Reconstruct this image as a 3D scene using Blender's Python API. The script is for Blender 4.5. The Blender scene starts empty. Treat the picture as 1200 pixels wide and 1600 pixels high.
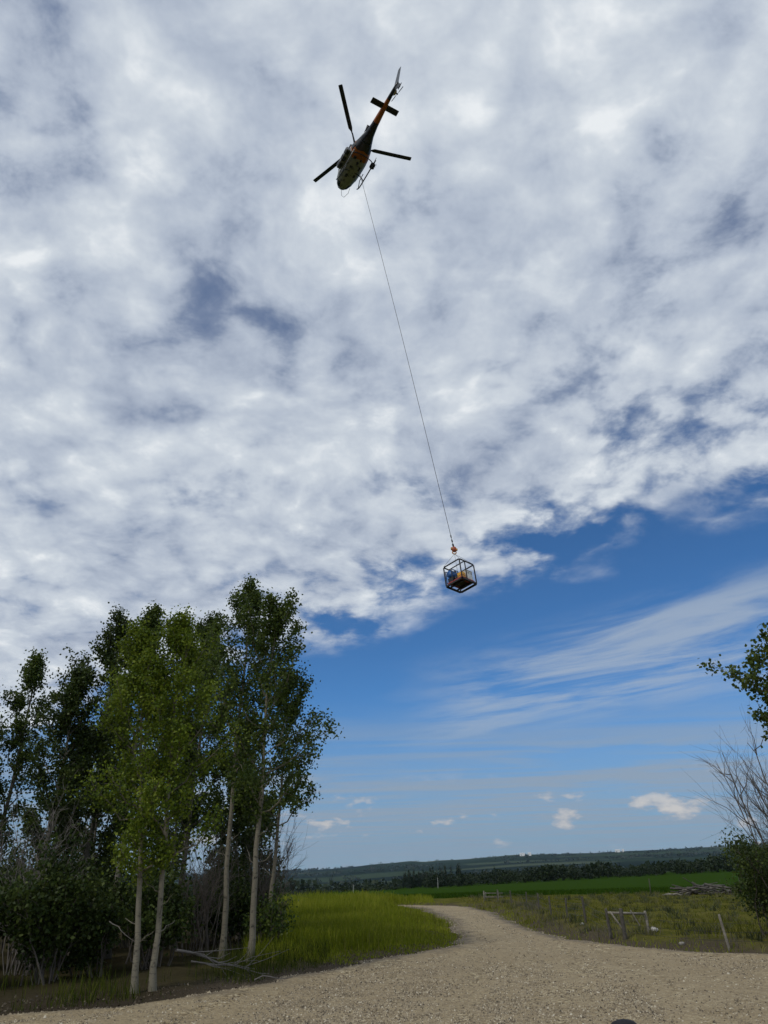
import bpy, math, random
import numpy as np
from mathutils import Vector, Matrix, Euler
R = math.radians
scene = bpy.context.scene
col = scene.collection
rng = np.random.default_rng(7)

# ------------------------------------------------------------------ camera
CAM_H = 2.3
cam_data = bpy.data.cameras.new('camera')
cam = bpy.data.objects.new('camera', cam_data)
col.objects.link(cam)
cam_data.sensor_fit = 'VERTICAL'
cam_data.sensor_height = 36.0
cam_data.lens = 36.0 * 1155.0 / 1600.0
cam_data.clip_start = 0.1
cam_data.clip_end = 40000.0
cam.matrix_world = (Matrix.Translation((0, 0, CAM_H)) @ Matrix.Rotation(R(90 + 26.07), 4, 'X')
                    @ Matrix.Rotation(R(-1.5), 4, 'Z'))
scene.camera = cam

# ------------------------------------------------------------------ node helpers
class NT:
    """small wrapper to write node trees as expressions"""
    def __init__(self, tree):
        self.t = tree
    def n(self, typ, **kw):
        nd = self.t.nodes.new(typ)
        for k, v in kw.items():
            setattr(nd, k, v)
        return nd
    def put(self, sock, v):
        if v is None:
            return
        if hasattr(v, 'is_output'):
            self.t.links.new(v, sock)
        else:
            if sock.type == 'RGBA' and hasattr(v, '__len__') and len(v) == 3:
                v = (*v, 1.0)
            sock.default_value = v
    def m(self, op, a, b=None, c=None, clamp=False):
        nd = self.n('ShaderNodeMath', operation=op, use_clamp=clamp)
        self.put(nd.inputs[0], a); self.put(nd.inputs[1], b); self.put(nd.inputs[2], c)
        return nd.outputs[0]
    def vm(self, op, a, b=None):
        nd = self.n('ShaderNodeVectorMath', operation=op)
        self.put(nd.inputs[0], a); self.put(nd.inputs[1], b)
        return nd.outputs[0]
    def ss(self, x, lo, hi, a=0.0, b=1.0, kind='SMOOTHSTEP'):
        nd = self.n('ShaderNodeMapRange', interpolation_type=kind, clamp=True)
        self.put(nd.inputs[0], x)
        for i, v in enumerate((lo, hi, a, b)):
            self.put(nd.inputs[i + 1], v)
        return nd.outputs[0]
    def noise(self, vec, scale, detail=6.0, rough=0.5, dist=0.0, lac=2.0, out=0):
        nd = self.n('ShaderNodeTexNoise')
        self.put(nd.inputs['Vector'], vec)
        nd.inputs['Scale'].default_value = scale
        nd.inputs['Detail'].default_value = detail
        nd.inputs['Roughness'].default_value = rough
        nd.inputs['Lacunarity'].default_value = lac
        nd.inputs['Distortion'].default_value = dist
        return nd.outputs[out]
    def voro(self, vec, scale, feature='F1', out='Distance', rand=1.0):
        nd = self.n('ShaderNodeTexVoronoi', feature=feature)
        self.put(nd.inputs['Vector'], vec)
        nd.inputs['Scale'].default_value = scale
        nd.inputs['Randomness'].default_value = rand
        return nd.outputs[out]
    def mix(self, f, a, b, blend='MIX'):
        nd = self.n('ShaderNodeMix', data_type='RGBA', blend_type=blend)
        self.put(nd.inputs[0], f); self.put(nd.inputs[6], a); self.put(nd.inputs[7], b)
        return nd.outputs[2]
    def ramp(self, f, stops):
        nd = self.n('ShaderNodeValToRGB')
        e = nd.color_ramp.elements
        while len(e) < len(stops):
            e.new(0.5)
        for el, (p, c) in zip(e, stops):
            el.position = p
            el.color = (*c, 1.0)
        self.put(nd.inputs[0], f)
        return nd.outputs[0]
    def xyz(self, x, y, z=0.0):
        nd = self.n('ShaderNodeCombineXYZ')
        self.put(nd.inputs[0], x); self.put(nd.inputs[1], y); self.put(nd.inputs[2], z)
        return nd.outputs[0]
    def sep(self, v):
        nd = self.n('ShaderNodeSeparateXYZ')
        self.put(nd.inputs[0], v)
        return nd.outputs

# ------------------------------------------------------------------ world: clear sky seen through a broken cloud deck
SUN_EL, SUN_AZ = 48.0, 222.0          # azimuth clockwise from +Y: behind the camera, to its left
world = bpy.data.worlds.new('World')
scene.world = world
world.use_nodes = True
wt = world.node_tree
wt.nodes.clear()
w = NT(wt)
out = w.n('ShaderNodeOutputWorld')
bg = w.n('ShaderNodeBackground')
bg.inputs['Strength'].default_value = 0.1
wt.links.new(bg.outputs[0], out.inputs[0])
sky = w.n('ShaderNodeTexSky', sky_type='NISHITA', sun_disc=False)
sky.sun_elevation = R(SUN_EL)
sky.sun_rotation = R(SUN_AZ)
sky.altitude = 1500.0
sky.air_density = 0.85
sky.dust_density = 0.05
sky.ozone_density = 2.6
world.cycles.sampling_method = 'MANUAL'
world.cycles.sample_map_resolution = 512
direction = w.n('ShaderNodeTexCoord').outputs['Generated']
dx, dy, dz = w.sep(direction)
zc = w.m('MAXIMUM', dz, 0.012)
u = w.m('DIVIDE', dx, zc)
v = w.m('DIVIDE', dy, zc)
plane = w.xyz(u, v, 0.0)
zs = w.m('ADD', w.m('MAXIMUM', dz, 0.0), 0.22)          # clouds have depth: foreshortened less than a flat sheet
shell = w.xyz(w.m('DIVIDE', dx, zs), w.m('DIVIDE', dy, zs), 0.0)
# coordinates along / across the edge of the deck
across = w.m('MULTIPLY', w.m('ADD', u, v), 0.7071)
along = w.m('MULTIPLY', w.m('SUBTRACT', u, v), 0.7071)
warp = w.vm('SUBTRACT', w.noise(shell, 2.6, 3.0, 0.5, out=1), (0.5, 0.5, 0.5))
wv = w.n('ShaderNodeVectorMath', operation='SCALE')
wt.links.new(warp, wv.inputs[0]); wv.inputs['Scale'].default_value = 0.12
pw = w.vm('ADD', plane, wv.outputs[0])
ps = w.vm('ADD', shell, wv.outputs[0])

# altocumulus deck: broad banks, broken into soft puffs of two sizes, thinner in veins between them
big = w.noise(w.vm('ADD', ps, (0.35, 0.9, 1.7)), 2.4, 3.0, 0.5)
wob = w.n('ShaderNodeVectorMath', operation='SCALE')
wt.links.new(w.vm('SUBTRACT', w.noise(ps, 7.0, 4.0, 0.6, out=1), (0.5, 0.5, 0.5)), wob.inputs[0]); wob.inputs['Scale'].default_value = 0.20
pv_ = w.vm('ADD', ps, wob.outputs[0])
def lumps(scale, off, smoothness):
    nd = w.n('ShaderNodeTexVoronoi', feature='SMOOTH_F1', voronoi_dimensions='2D')
    w.put(nd.inputs['Vector'], w.vm('ADD', pv_, off))
    nd.inputs['Scale'].default_value = scale
    nd.inputs['Smoothness'].default_value = smoothness
    return w.m('SUBTRACT', 1.0, nd.outputs['Distance'])
l1 = lumps(5.5, (1.3, 0.2, 0.0), 0.9)
l2 = lumps(12.0, (0.1, 3.7, 0.0), 0.8)
fine = w.noise(w.vm('ADD', ps, (1.1, 7.7, 2.0)), 10.0, 9.0, 0.66)
puff = w.m('ADD', w.m('MULTIPLY', l1, 0.36), w.m('ADD', w.m('MULTIPLY', l2, 0.34), w.m('MULTIPLY', fine, 0.62)))
edge = w.m('ADD', across, w.m('MULTIPLY', w.m('SUBTRACT', w.noise(ps, 3.0, 6.0, 0.55), 0.5), 1.3))
inside = w.ss(edge, 2.42, 1.85)
thick = w.m('ADD', w.m('MULTIPLY', big, 0.36), w.m('MULTIPLY', puff, 0.80))
# the deck thins towards its edge
thick = w.m('SUBTRACT', thick, w.m('MULTIPLY', w.ss(edge, 1.25, 2.25), 0.20))
film = w.m('MULTIPLY', w.ss(edge, 2.0, 1.3), 0.34)          # thin sheet that veils most gaps inside the deck
deck = w.m('MULTIPLY', w.m('SUBTRACT', 1.0, w.m('MULTIPLY', w.m('SUBTRACT', 1.0, w.ss(thick, 0.46, 0.72)), w.m('SUBTRACT', 1.0, film))), inside)
# second, thinner band beyond the gap and streaks towards the horizon
band_in = w.m('MULTIPLY', w.ss(across, 2.65, 3.15), w.ss(across, 5.6, 4.0))
band_in = w.m('MULTIPLY', band_in, w.ss(w.m('ADD', u, w.m('MULTIPLY', w.noise(pw, 1.0, 3.0), 0.8)), 0.3, 1.3))
stretch = w.xyz(w.m('MULTIPLY', across, 1.0), w.m('MULTIPLY', along, 0.38), 3.0)
band_n = w.noise(stretch, 2.4, 8.0, 0.62, dist=0.4)
band = w.m('MULTIPLY', w.m('MULTIPLY', w.ss(band_n, 0.34, 0.64), band_in), 0.72)
low = w.xyz(w.m('MULTIPLY', u, 0.22), w.m('MULTIPLY', v, 0.6), 9.0)
low_n = w.noise(low, 1.5, 9.0, 0.62, dist=0.5)
elev = w.m('ARCSINE', dz)
low_in = w.m('MULTIPLY', w.ss(elev, R(12.0), R(6.0)), 1.0)
streak = w.m('MULTIPLY', w.m('MULTIPLY', w.ss(low_n, 0.36, 0.60), low_in), 0.85)
veil = w.m('MULTIPLY', w.ss(elev, R(13.0), R(1.0)), 0.78)
# small fair-weather cumulus far off, low over the hills
az = w.m('ARCTAN2', dx, dy)
cu = w.xyz(w.m('MULTIPLY', az, 26.0), w.m('MULTIPLY', elev, 62.0), 4.0)
cu_n = w.noise(cu, 0.62, 6.0, 0.55)
cu_in = w.m('MULTIPLY', w.ss(elev, R(1.0), R(2.2)), w.ss(elev, R(7.0), R(3.2)))
cum = w.m('MULTIPLY', w.ss(cu_n, 0.565, 0.64), cu_in)
# colours (radiances before the 0.1 strength)
shade = w.m('ADD', w.m('MULTIPLY', w.noise(w.vm('ADD', ps, (3.3, 0.4, 5.0)), 3.4, 4.0, 0.5), 0.55), w.m('MULTIPLY', puff, 0.75))
cloud_col = w.ramp(w.ss(shade, 0.60, 1.06, kind='LINEAR'),
                   [(0.0, (2.8, 3.35, 4.5)), (0.4, (4.5, 5.1, 6.1)), (0.75, (6.2, 6.75, 7.4)), (1.0, (8.2, 8.55, 8.85))])
sky_blue = w.mix(1.0, sky.outputs[0], (0.42, 0.78, 1.04), 'MULTIPLY')
c = w.mix(veil, sky_blue, (2.2, 2.95, 3.9))
c = w.mix(streak, c, (2.9, 3.6, 4.5))
c = w.mix(cum, c, w.mix(w.ss(cu_n, 0.6, 0.72), (4.2, 4.5, 5.0), (6.3, 6.1, 5.9)))
c = w.mix(band, c, (4.0, 4.7, 5.6))
c = w.mix(deck, c, cloud_col)
wt.links.new(c, bg.inputs['Color'])

sun_data = bpy.data.lights.new('sun', 'SUN')
sun_data.energy = 1.3
sun_data.angle = R(10.0)
sun_data.color = (1.0, 0.95, 0.87)
sun = bpy.data.objects.new('sun', sun_data)
col.objects.link(sun)
sdir = Vector((math.sin(R(SUN_AZ)) * math.cos(R(SUN_EL)), math.cos(R(SUN_AZ)) * math.cos(R(SUN_EL)), math.sin(R(SUN_EL))))
sun.rotation_euler = sdir.to_track_quat('Z', 'Y').to_euler()
sun.location = (-20, -20, 60)

scene.view_settings.view_transform = 'Standard'
scene.view_settings.look = 'None'
scene.view_settings.exposure = 0.0
scene.view_settings.gamma = 1.0

# ------------------------------------------------------------------ mesh helpers
def fast_mesh(name, verts, faces):
    """mesh from an (n,3) array and an (m,k) array of faces"""
    verts = np.ascontiguousarray(verts, dtype=np.float32)
    faces = np.ascontiguousarray(faces, dtype=np.int32)
    me = bpy.data.meshes.new(name)
    me.vertices.add(len(verts))
    me.vertices.foreach_set('co', verts.ravel())
    m, k = faces.shape
    me.loops.add(m * k)
    me.loops.foreach_set('vertex_index', faces.ravel())
    me.polygons.add(m)
    me.polygons.foreach_set('loop_start', np.arange(0, m * k, k, dtype=np.int32))
    me.update(calc_edges=True)
    return me

def add_attr(me, name, values, domain):
    a = me.attributes.new(name, 'FLOAT', domain)
    a.data.foreach_set('value', np.ascontiguousarray(values, dtype=np.float32))

def link(name, me, mat, parent=None, loc=None):
    o = bpy.data.objects.new(name, me)
    col.objects.link(o)
    if mat is not None and not me.materials:
        for m in (mat if isinstance(mat, (list, tuple)) else [mat]):
            me.materials.append(m)
    if parent is not None:
        o.parent = parent
    if loc is not None:
        o.location = loc
    return o

def empty(name, loc=(0, 0, 0), rz=0.0):
    o = bpy.data.objects.new(name, None)
    o.empty_display_size = 0.3
    col.objects.link(o)
    o.location = loc
    o.rotation_euler = (0, 0, rz)
    return o

def tag(o, label=None, cat=None, group=None, kind=None):
    if label: o['label'] = label
    if cat: o['category'] = cat
    if group: o['group'] = group
    if kind: o['kind'] = kind
    return o

def smooth(me):
    me.polygons.foreach_set('use_smooth', np.ones(len(me.polygons), dtype=bool))

class MB:
    """collects boxes, tubes and lofts into one mesh"""
    def __init__(self):
        self.v = []; self.f = []
    def box(self, c, s, rot=None):
        c = Vector(c); b = len(self.v)
        for i in (-1, 1):
            for j in (-1, 1):
                for k in (-1, 1):
                    p = Vector((i * s[0] / 2, j * s[1] / 2, k * s[2] / 2))
                    if rot is not None: p = rot @ p
                    self.v.append(tuple(c + p))
        for q in ((0, 1, 3, 2), (4, 6, 7, 5), (0, 4, 5, 1), (2, 3, 7, 6), (0, 2, 6, 4), (1, 5, 7, 3)):
            self.f.append(tuple(b + i for i in q))
        return self
    def bar(self, a, b_, wd, ht=None):
        """square bar from a to b"""
        a = Vector(a); b_ = Vector(b_); d = b_ - a
        q = d.to_track_quat('X', 'Z').to_matrix()
        return self.box((a + b_) / 2, (d.length, wd, ht or wd), q)
    def tube(self, pts, rad, n=8, cap=True):
        pts = [Vector(p) for p in pts]
        if not hasattr(rad, '__len__'): rad = [rad] * len(pts)
        b = len(self.v); up = Vector((0, 0, 1)); prev = None
        for i, p in enumerate(pts):
            d = (pts[min(i + 1, len(pts) - 1)] - pts[max(i - 1, 0)]).normalized()
            if prev is None:
                x = d.cross(up if abs(d.z) < 0.9 else Vector((1, 0, 0))).normalized()
            else:
                x = (prev - d * prev.dot(d)).normalized()
            prev = x; y = d.cross(x)
            for k in range(n):
                a = 2 * math.pi * k / n
                self.v.append(tuple(p + (x * math.cos(a) + y * math.sin(a)) * rad[i]))
        for i in range(len(pts) - 1):
            for k in range(n):
                k2 = (k + 1) % n
                self.f.append((b + i * n + k, b + i * n + k2, b + (i + 1) * n + k2, b + (i + 1) * n + k))
        if cap:
            self.f.append(tuple(b + k for k in reversed(range(n))))
            e = b + (len(pts) - 1) * n
            self.f.append(tuple(e + k for k in range(n)))
        return self
    def rings(self, rings, cap=True):
        b = len(self.v); n = len(rings[0])
        for r in rings: self.v.extend(tuple(p) for p in r)
        for i in range(len(rings) - 1):
            for k in range(n):
                k2 = (k + 1) % n
                self.f.append((b + i * n + k, b + i * n + k2, b + (i + 1) * n + k2, b + (i + 1) * n + k))
        if cap:
            self.f.append(tuple(b + k for k in reversed(range(n))))
            e = b + (len(rings) - 1) * n
            self.f.append(tuple(e + k for k in range(n)))
        return self
    def grid(self, g):
        b = len(self.v); n = len(g); m = len(g[0])
        for r in g: self.v.extend(tuple(p) for p in r)
        for i in range(n - 1):
            for k in range(m - 1):
                self.f.append((b + i * m + k, b + i * m + k + 1, b + (i + 1) * m + k + 1, b + (i + 1) * m + k))
        return self
    def build(self, name, mat, parent=None, sm=False, bevel=0.0):
        me = bpy.data.meshes.new(name)
        me.from_pydata(self.v, [], self.f)
        me.update()
        if sm: smooth(me)
        o = link(name, me, mat, parent)
        if bevel:
            md = o.modifiers.new('bevel', 'BEVEL'); md.width = bevel; md.segments = 2; md.limit_method = 'ANGLE'
        return o

# ------------------------------------------------------------------ number noise for terrain
def _hash(ix, iy, s):
    h = (ix.astype(np.int64) * 374761393 + iy.astype(np.int64) * 668265263 + s * 974711) & 0x7fffffff
    h = ((h ^ (h >> 13)) * 1274126177) & 0x7fffffff
    return ((h ^ (h >> 16)) & 0xffff) / 65535.0
def vnoise(x, y, s=0):
    x = np.asarray(x, float); y = np.asarray(y, float)
    ix = np.floor(x); iy = np.floor(y); fx = x - ix; fy = y - iy
    fx = fx * fx * (3 - 2 * fx); fy = fy * fy * (3 - 2 * fy)
    a = _hash(ix, iy, s); b = _hash(ix + 1, iy, s); c_ = _hash(ix, iy + 1, s); d = _hash(ix + 1, iy + 1, s)
    return (a * (1 - fx) + b * fx) * (1 - fy) + (c_ * (1 - fx) + d * fx) * fy - 0.5
def fbm(x, y, s=0, o=4):
    t = 0; a = 1.0
    for i in range(o):
        t = t + a * vnoise(np.asarray(x) * 2 ** i, np.asarray(y) * 2 ** i, s + i * 17); a *= 0.5
    return t
def sst(x, a, b):
    t = np.clip((np.asarray(x, float) - a) / (b - a), 0, 1)
    return t * t * (3 - 2 * t)

# ------------------------------------------------------------------ the gravel yard and track: outline on the ground (metres)
ROAD = np.array([(-30, -12), (-22, 8), (-14.5, 13.3), (-10, 15.6), (-7.6, 16.9), (-5.2, 18.2), (-3.6, 20.2), (-2.2, 22.6), (-0.9, 25.2),
                 (0.6, 27.2), (1.6, 28.4), (2.15, 30.0), (2.4, 33.0), (2.65, 38.0), (2.75, 44.0), (2.5, 50.0), (2.1, 55.0), (1.5, 60.0),
                 (-0.9, 65.8), (-7.0, 70.2), (-20.0, 73.0), (-20.0, 74.5), (-10.0, 72.0), (-3.0, 68.8), (2.0, 65.2), (4.9, 61.0), (5.9, 55.0),
                 (5.9, 48.0), (5.75, 42.0), (5.8, 36.0), (6.3, 31.0), (7.4, 27.8), (9.3, 25.0), (12.5, 22.2), (18, 19.0), (30, 14.0), (34, -12)], float)
def _densify(P, n=6):
    out_ = []
    for i in range(len(P)):
        p0, p1, p2, p3 = P[i - 1], P[i], P[(i + 1) % len(P)], P[(i + 2) % len(P)]
        for k in range(n):
            t = k / n
            out_.append(0.5 * ((2 * p1) + (-p0 + p2) * t + (2 * p0 - 5 * p1 + 4 * p2 - p3) * t * t + (-p0 + 3 * p1 - 3 * p2 + p3) * t ** 3))
    return np.array(out_)
ROADD = _densify(ROAD, 4)
def road_sd(x, y):
    """signed distance to the gravel outline, negative inside"""
    x = np.asarray(x, float).ravel(); y = np.asarray(y, float).ravel()
    wx = x + 0.5 * fbm(x * 0.9, y * 0.9, 3, 4); wy = y + 0.5 * fbm(x * 0.9, y * 0.9, 9, 4)
    d2 = np.full(len(x), 1e18); ins = np.zeros(len(x), bool)
    A = ROADD; B = np.roll(ROADD, -1, 0)
    for (ax, ay), (bx, by) in zip(A, B):
        ex, ey = bx - ax, by - ay
        t = np.clip(((wx - ax) * ex + (wy - ay) * ey) / (ex * ex + ey * ey + 1e-12), 0, 1)
        d2 = np.minimum(d2, (wx - ax - t * ex) ** 2 + (wy - ay - t * ey) ** 2)
        if ay != by:
            c_ = ((ay > wy) != (by > wy)) & (wx < (bx - ax) * (wy - ay) / (by - ay) + ax)
            ins ^= c_
    d = np.sqrt(d2)
    return np.where(ins, -d, d)

def far_height(x, y):
    r = np.hypot(x, y); az = np.degrees(np.arctan2(x, y))
    front = np.clip(y / (r + 1e-6), -1, 1)
    xc = np.clip(x, -260, 330)
    z = sst(r, 62, 250) * (-2.6 + 0.029 * xc)
    z = z + sst(r, 262, 1700) * (-34.0 - 0.02 * xc * 0)
    ridge = np.interp(az, [-180, -40, -14, -7.4, -3.5, -1.5, 1.2, 2.2, 6, 10, 20, 27, 40, 180],
                      [70, 40, 34, 40, 62, 74, 84, 70, 84, 98, 110, 132, 140, 70])
    ridge = ridge + 7 * fbm(az * 0.35, az * 0 + 3.0, 40, 3)
    z = z + sst(r, 1900, 6900) * (ridge + 34.0 + 3)
    z = z + sst(r, 900, 3000) * (14 * fbm(x / 900, y / 900, 21, 4))
    z = z - sst(r, 7200, 12000) * 160
    return z

def gh(x, y, sd=None):
    """height of the ground"""
    x = np.asarray(x, float); y = np.asarray(y, float); shp = x.shape
    xf, yf = x.ravel(), y.ravel()
    r = np.hypot(xf, yf)
    z = far_height(xf, yf)
    near = r < 130
    if sd is None:
        sd = np.full(len(xf), 30.0)
        if near.any(): sd[near] = road_sd(xf[near], yf[near])
    else:
        sd = np.asarray(sd).ravel()
    k = (1 - sst(r, 70, 130))
    bank = sst(sd, 0.0, 2.2) * (0.14 + 0.10 * sst(xf, 5.0, 8.0) * (1 - sst(xf, 9.0, 14.0)))
    bumps = 0.16 * fbm(xf * 0.35, yf * 0.35, 5, 4) + 0.05 * fbm(xf * 1.7, yf * 1.7, 8, 3)
    z = z + k * np.where(sd > 0, bank + sst(sd, 0, 1.5) * bumps - 0.02, -0.02 - 0.10 * sst(-sd, 0, 0.6))
    return z.reshape(shp)
def gz(x, y):
    return float(gh(np.array([x]), np.array([y]))[0])

# ------------------------------------------------------------------ materials
def material(name):
    m = bpy.data.materials.new(name)
    m.use_nodes = True
    t = m.node_tree
    t.nodes.clear()
    k = NT(t)
    o = k.n('ShaderNodeOutputMaterial')
    b = k.n('ShaderNodeBsdfPrincipled')
    t.links.new(b.outputs[0], o.inputs[0])
    return m, k, b, o
def coords(k, kind='Object'):
    return k.n('ShaderNodeTexCoord').outputs[kind]
def position(k):
    return k.n('ShaderNodeNewGeometry').outputs['Position']
def attr(k, name):
    nd = k.n('ShaderNodeAttribute'); nd.attribute_name = name
    return nd.outputs['Fac']
def bump(k, b, h, strength, dist):
    nd = k.n('ShaderNodeBump')
    nd.inputs['Strength'].default_value = strength
    nd.inputs['Distance'].default_value = dist
    k.put(nd.inputs['Height'], h)
    k.put(b.inputs['Normal'], nd.outputs[0])
def worn(name, colour, rough=0.6, var=0.25, scale=4.0, metal=0.0, bstr=0.0, spec=0.5):
    """plain coloured stuff with uneven tone, roughness and a little relief"""
    m, k, b, o = material(name)
    p = coords(k)
    n1 = k.noise(p, scale, 6.0, 0.6)
    n2 = k.noise(p, scale * 7, 4.0, 0.6)
    f = k.m('ADD', k.m('MULTIPLY', n1, 0.7), k.m('MULTIPLY', n2, 0.3))
    lo = tuple(c_ * (1 - var) for c_ in colour); hi = tuple(min(1, c_ * (1 + var)) for c_ in colour)
    k.put(b.inputs['Base Color'], k.mix(k.ss(f, 0.3, 0.7), lo, hi))
    k.put(b.inputs['Roughness'], k.ss(n2, 0.3, 0.7, max(0, rough - 0.12), min(1, rough + 0.12)))
    b.inputs['Metallic'].default_value = metal
    b.inputs['Specular IOR Level'].default_value = spec
    if bstr: bump(k, b, f, bstr, 0.02)
    return m

def leaf_material(name, dark, mid, light, trans=0.35, spec=0.16):
    m, k, b, o = material(name)
    tint = attr(k, 'tint')
    n = k.noise(position(k), 0.9, 2.0, 0.5)
    f = k.m('ADD', k.m('MULTIPLY', tint, 0.8), k.m('MULTIPLY', n, 0.2))
    c_ = k.ramp(f, [(0.15, dark), (0.5, mid), (0.85, light)])
    k.put(b.inputs['Base Color'], c_)
    b.inputs['Roughness'].default_value = 0.45
    b.inputs['Specular IOR Level'].default_value = spec
    tr = k.n('ShaderNodeBsdfTranslucent')
    k.put(tr.inputs['Color'], k.mix(0.5, c_, light))
    ms = k.n('ShaderNodeMixShader'); ms.inputs[0].default_value = trans
    k.t.links.new(b.outputs[0], ms.inputs[1]); k.t.links.new(tr.outputs[0], ms.inputs[2])
    k.t.links.new(ms.outputs[0], o.inputs[0])
    return m

M = {}
# gravel
m, k, b, o = material('gravel')
p = position(k)
edge_a, lat, along_a = attr(k, 'edge'), attr(k, 'lat'), attr(k, 'along')
stone = k.voro(p, 21.0, out='Color'); sr, sg, sb = k.sep(stone)
stone2 = k.voro(k.vm('ADD', p, (3.1, 1.7, 0)), 11.0, out='Color'); s2, s3, s4 = k.sep(stone2)
tone = k.m('ADD', k.m('MULTIPLY', sr, 0.6), k.m('MULTIPLY', s2, 0.4))
colr = k.ramp(tone, [(0.08, (0.06, 0.045, 0.026)), (0.35, (0.235, 0.176, 0.095)), (0.65, (0.36, 0.285, 0.162)), (0.95, (0.62, 0.53, 0.36))])
tracks = k.noise(k.xyz(k.m('MULTIPLY', lat, 1.0), k.m('MULTIPLY', along_a, 0.045), 0.0), 1.5, 5.0, 0.6)
patch = k.noise(p, 0.35, 5.0, 0.6)
fines = k.m('MULTIPLY', k.ss(k.m('ADD', k.m('MULTIPLY', tracks, 0.7), k.m('MULTIPLY', patch, 0.4)), 0.45, 0.56), 0.7)
packed = k.mix(k.noise(p, 9.0, 6.0, 0.7), (0.25, 0.19, 0.108), (0.41, 0.33, 0.20))
colr = k.mix(fines, colr, packed)
colr = k.mix(k.ss(patch, 0.35, 0.7, 0.0, 0.45), colr, k.mix(1.0, colr, (0.72, 0.69, 0.65), 'MULTIPLY'))
dirt = k.mix(k.noise(p, 6.0, 7.0, 0.7), (0.05, 0.04, 0.03), (0.15, 0.12, 0.088))
eddy = k.m('ADD', edge_a, k.m('MULTIPLY', k.m('SUBTRACT', k.noise(p, 1.6, 6.0, 0.65), 0.5), 1.6))
colr = k.mix(k.ss(eddy, -1.0, 0.1, 0.0, 0.85), colr, dirt)
k.put(b.inputs['Base Color'], colr)
b.inputs['Roughness'].default_value = 0.9
b.inputs['Specular IOR Level'].default_value = 0.25
hgt = k.m('ADD', k.m('MULTIPLY', k.voro(p, 21.0), -0.6), k.m('MULTIPLY', k.voro(k.vm('ADD', p, (3.1, 1.7, 0)), 11.0), -0.5))
hgt = k.m('ADD', hgt, k.m('MULTIPLY', k.noise(p, 4.0, 5.0, 0.6), 1.2))
bump(k, b, hgt, 0.6, 0.05)
M['gravel'] = m

m, k, b, o = material('stone')
rnd = attr(k, 'tint')
k.put(b.inputs['Base Color'], k.ramp(rnd, [(0.0, (0.065, 0.05, 0.032)), (0.45, (0.24, 0.19, 0.12)), (0.8, (0.37, 0.31, 0.21)), (1.0, (0.55, 0.49, 0.37))]))
b.inputs['Roughness'].default_value = 0.88
M['stone'] = m

# terrain: rough pasture close by, a green crop beyond it, wooded farmland on the far hills
m, k, b, o = material('terrain')
p = position(k); px, py, pz = k.sep(p)
rr = k.m('SQRT', k.m('ADD', k.m('MULTIPLY', px, px), k.m('MULTIPLY', py, py)))
g1 = k.noise(p, 0.5, 6.0, 0.6); g2 = k.noise(p, 3.5, 6.0, 0.65)
past = k.mix(k.ss(k.m('ADD', k.m('MULTIPLY', g1, 0.6), k.m('MULTIPLY', g2, 0.4)), 0.38, 0.62), (0.065, 0.07, 0.012), (0.125, 0.115, 0.03))
soil = k.mix(k.noise(p, 8.0, 6.0, 0.7), (0.045, 0.036, 0.026), (0.13, 0.105, 0.075))
past = k.mix(k.ss(k.noise(k.vm('ADD', p, (9, 4, 0)), 0.9, 6.0, 0.65), 0.56, 0.68, 0.0, 0.8), past, soil)
past = k.mix(k.ss(k.m('ADD', attr(k, 'edge'), k.m('MULTIPLY', k.m('SUBTRACT', g1, 0.5), 3.0)), 2.4, 0.6), past, soil)
# under the trees: litter, its colour darkened to stand in for shade
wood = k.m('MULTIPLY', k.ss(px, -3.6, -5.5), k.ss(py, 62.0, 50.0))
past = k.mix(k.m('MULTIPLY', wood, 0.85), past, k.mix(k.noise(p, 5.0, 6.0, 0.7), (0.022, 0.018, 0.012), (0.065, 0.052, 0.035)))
rows = k.noise(k.xyz(k.m('MULTIPLY', px, 0.05), k.m('MULTIPLY', py, 0.9), 0.0), 1.0, 4.0, 0.6)
crop = k.mix(k.m('ADD', k.m('MULTIPLY', rows, 0.6), k.m('MULTIPLY', k.noise(p, 0.06, 4.0, 0.6), 0.4)), (0.02, 0.044, 0.006), (0.036, 0.07, 0.011))
brim = k.m('ADD', py, k.m('MULTIPLY', k.m('SUBTRACT', k.noise(p, 0.12, 4.0, 0.6), 0.5), 10.0))
near_col = k.mix(k.ss(brim, 77.0, 81.0), past, crop)
fld = k.xyz(k.m('MULTIPLY', px, 0.00072), k.m('MULTIPLY', py, 0.0017), 0.0)
cell = k.voro(fld, 1.0, out='Color', rand=0.9); c1, c2, c3 = k.sep(cell)
bandn = k.noise(k.xyz(k.m('MULTIPLY', px, 0.0004), k.m('MULTIPLY', py, 0.0021), 2.0), 1.5, 6.0, 0.62)
fcol = k.ramp(c1, [(0.0, (0.010, 0.022, 0.010)), (0.4, (0.022, 0.038, 0.017)), (0.7, (0.045, 0.065, 0.034)), (1.0, (0.13, 0.13, 0.085))])
wcol = k.mix(k.noise(p, 0.02, 5.0, 0.7), (0.004, 0.010, 0.006), (0.010, 0.020, 0.011))
hill = k.mix(k.ss(k.m('ADD', k.m('MULTIPLY', bandn, 0.7), k.m('MULTIPLY', c2, 0.3)), 0.46, 0.52), fcol, wcol)
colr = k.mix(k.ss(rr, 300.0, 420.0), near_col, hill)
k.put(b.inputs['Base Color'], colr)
b.inputs['Roughness'].default_value = 0.95
b.inputs['Specular IOR Level'].default_value = 0.0
bump(k, b, k.m('ADD', g2, k.noise(p, 14.0, 4.0, 0.7)), 0.6, 0.06)
M['terrain'] = m

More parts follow.
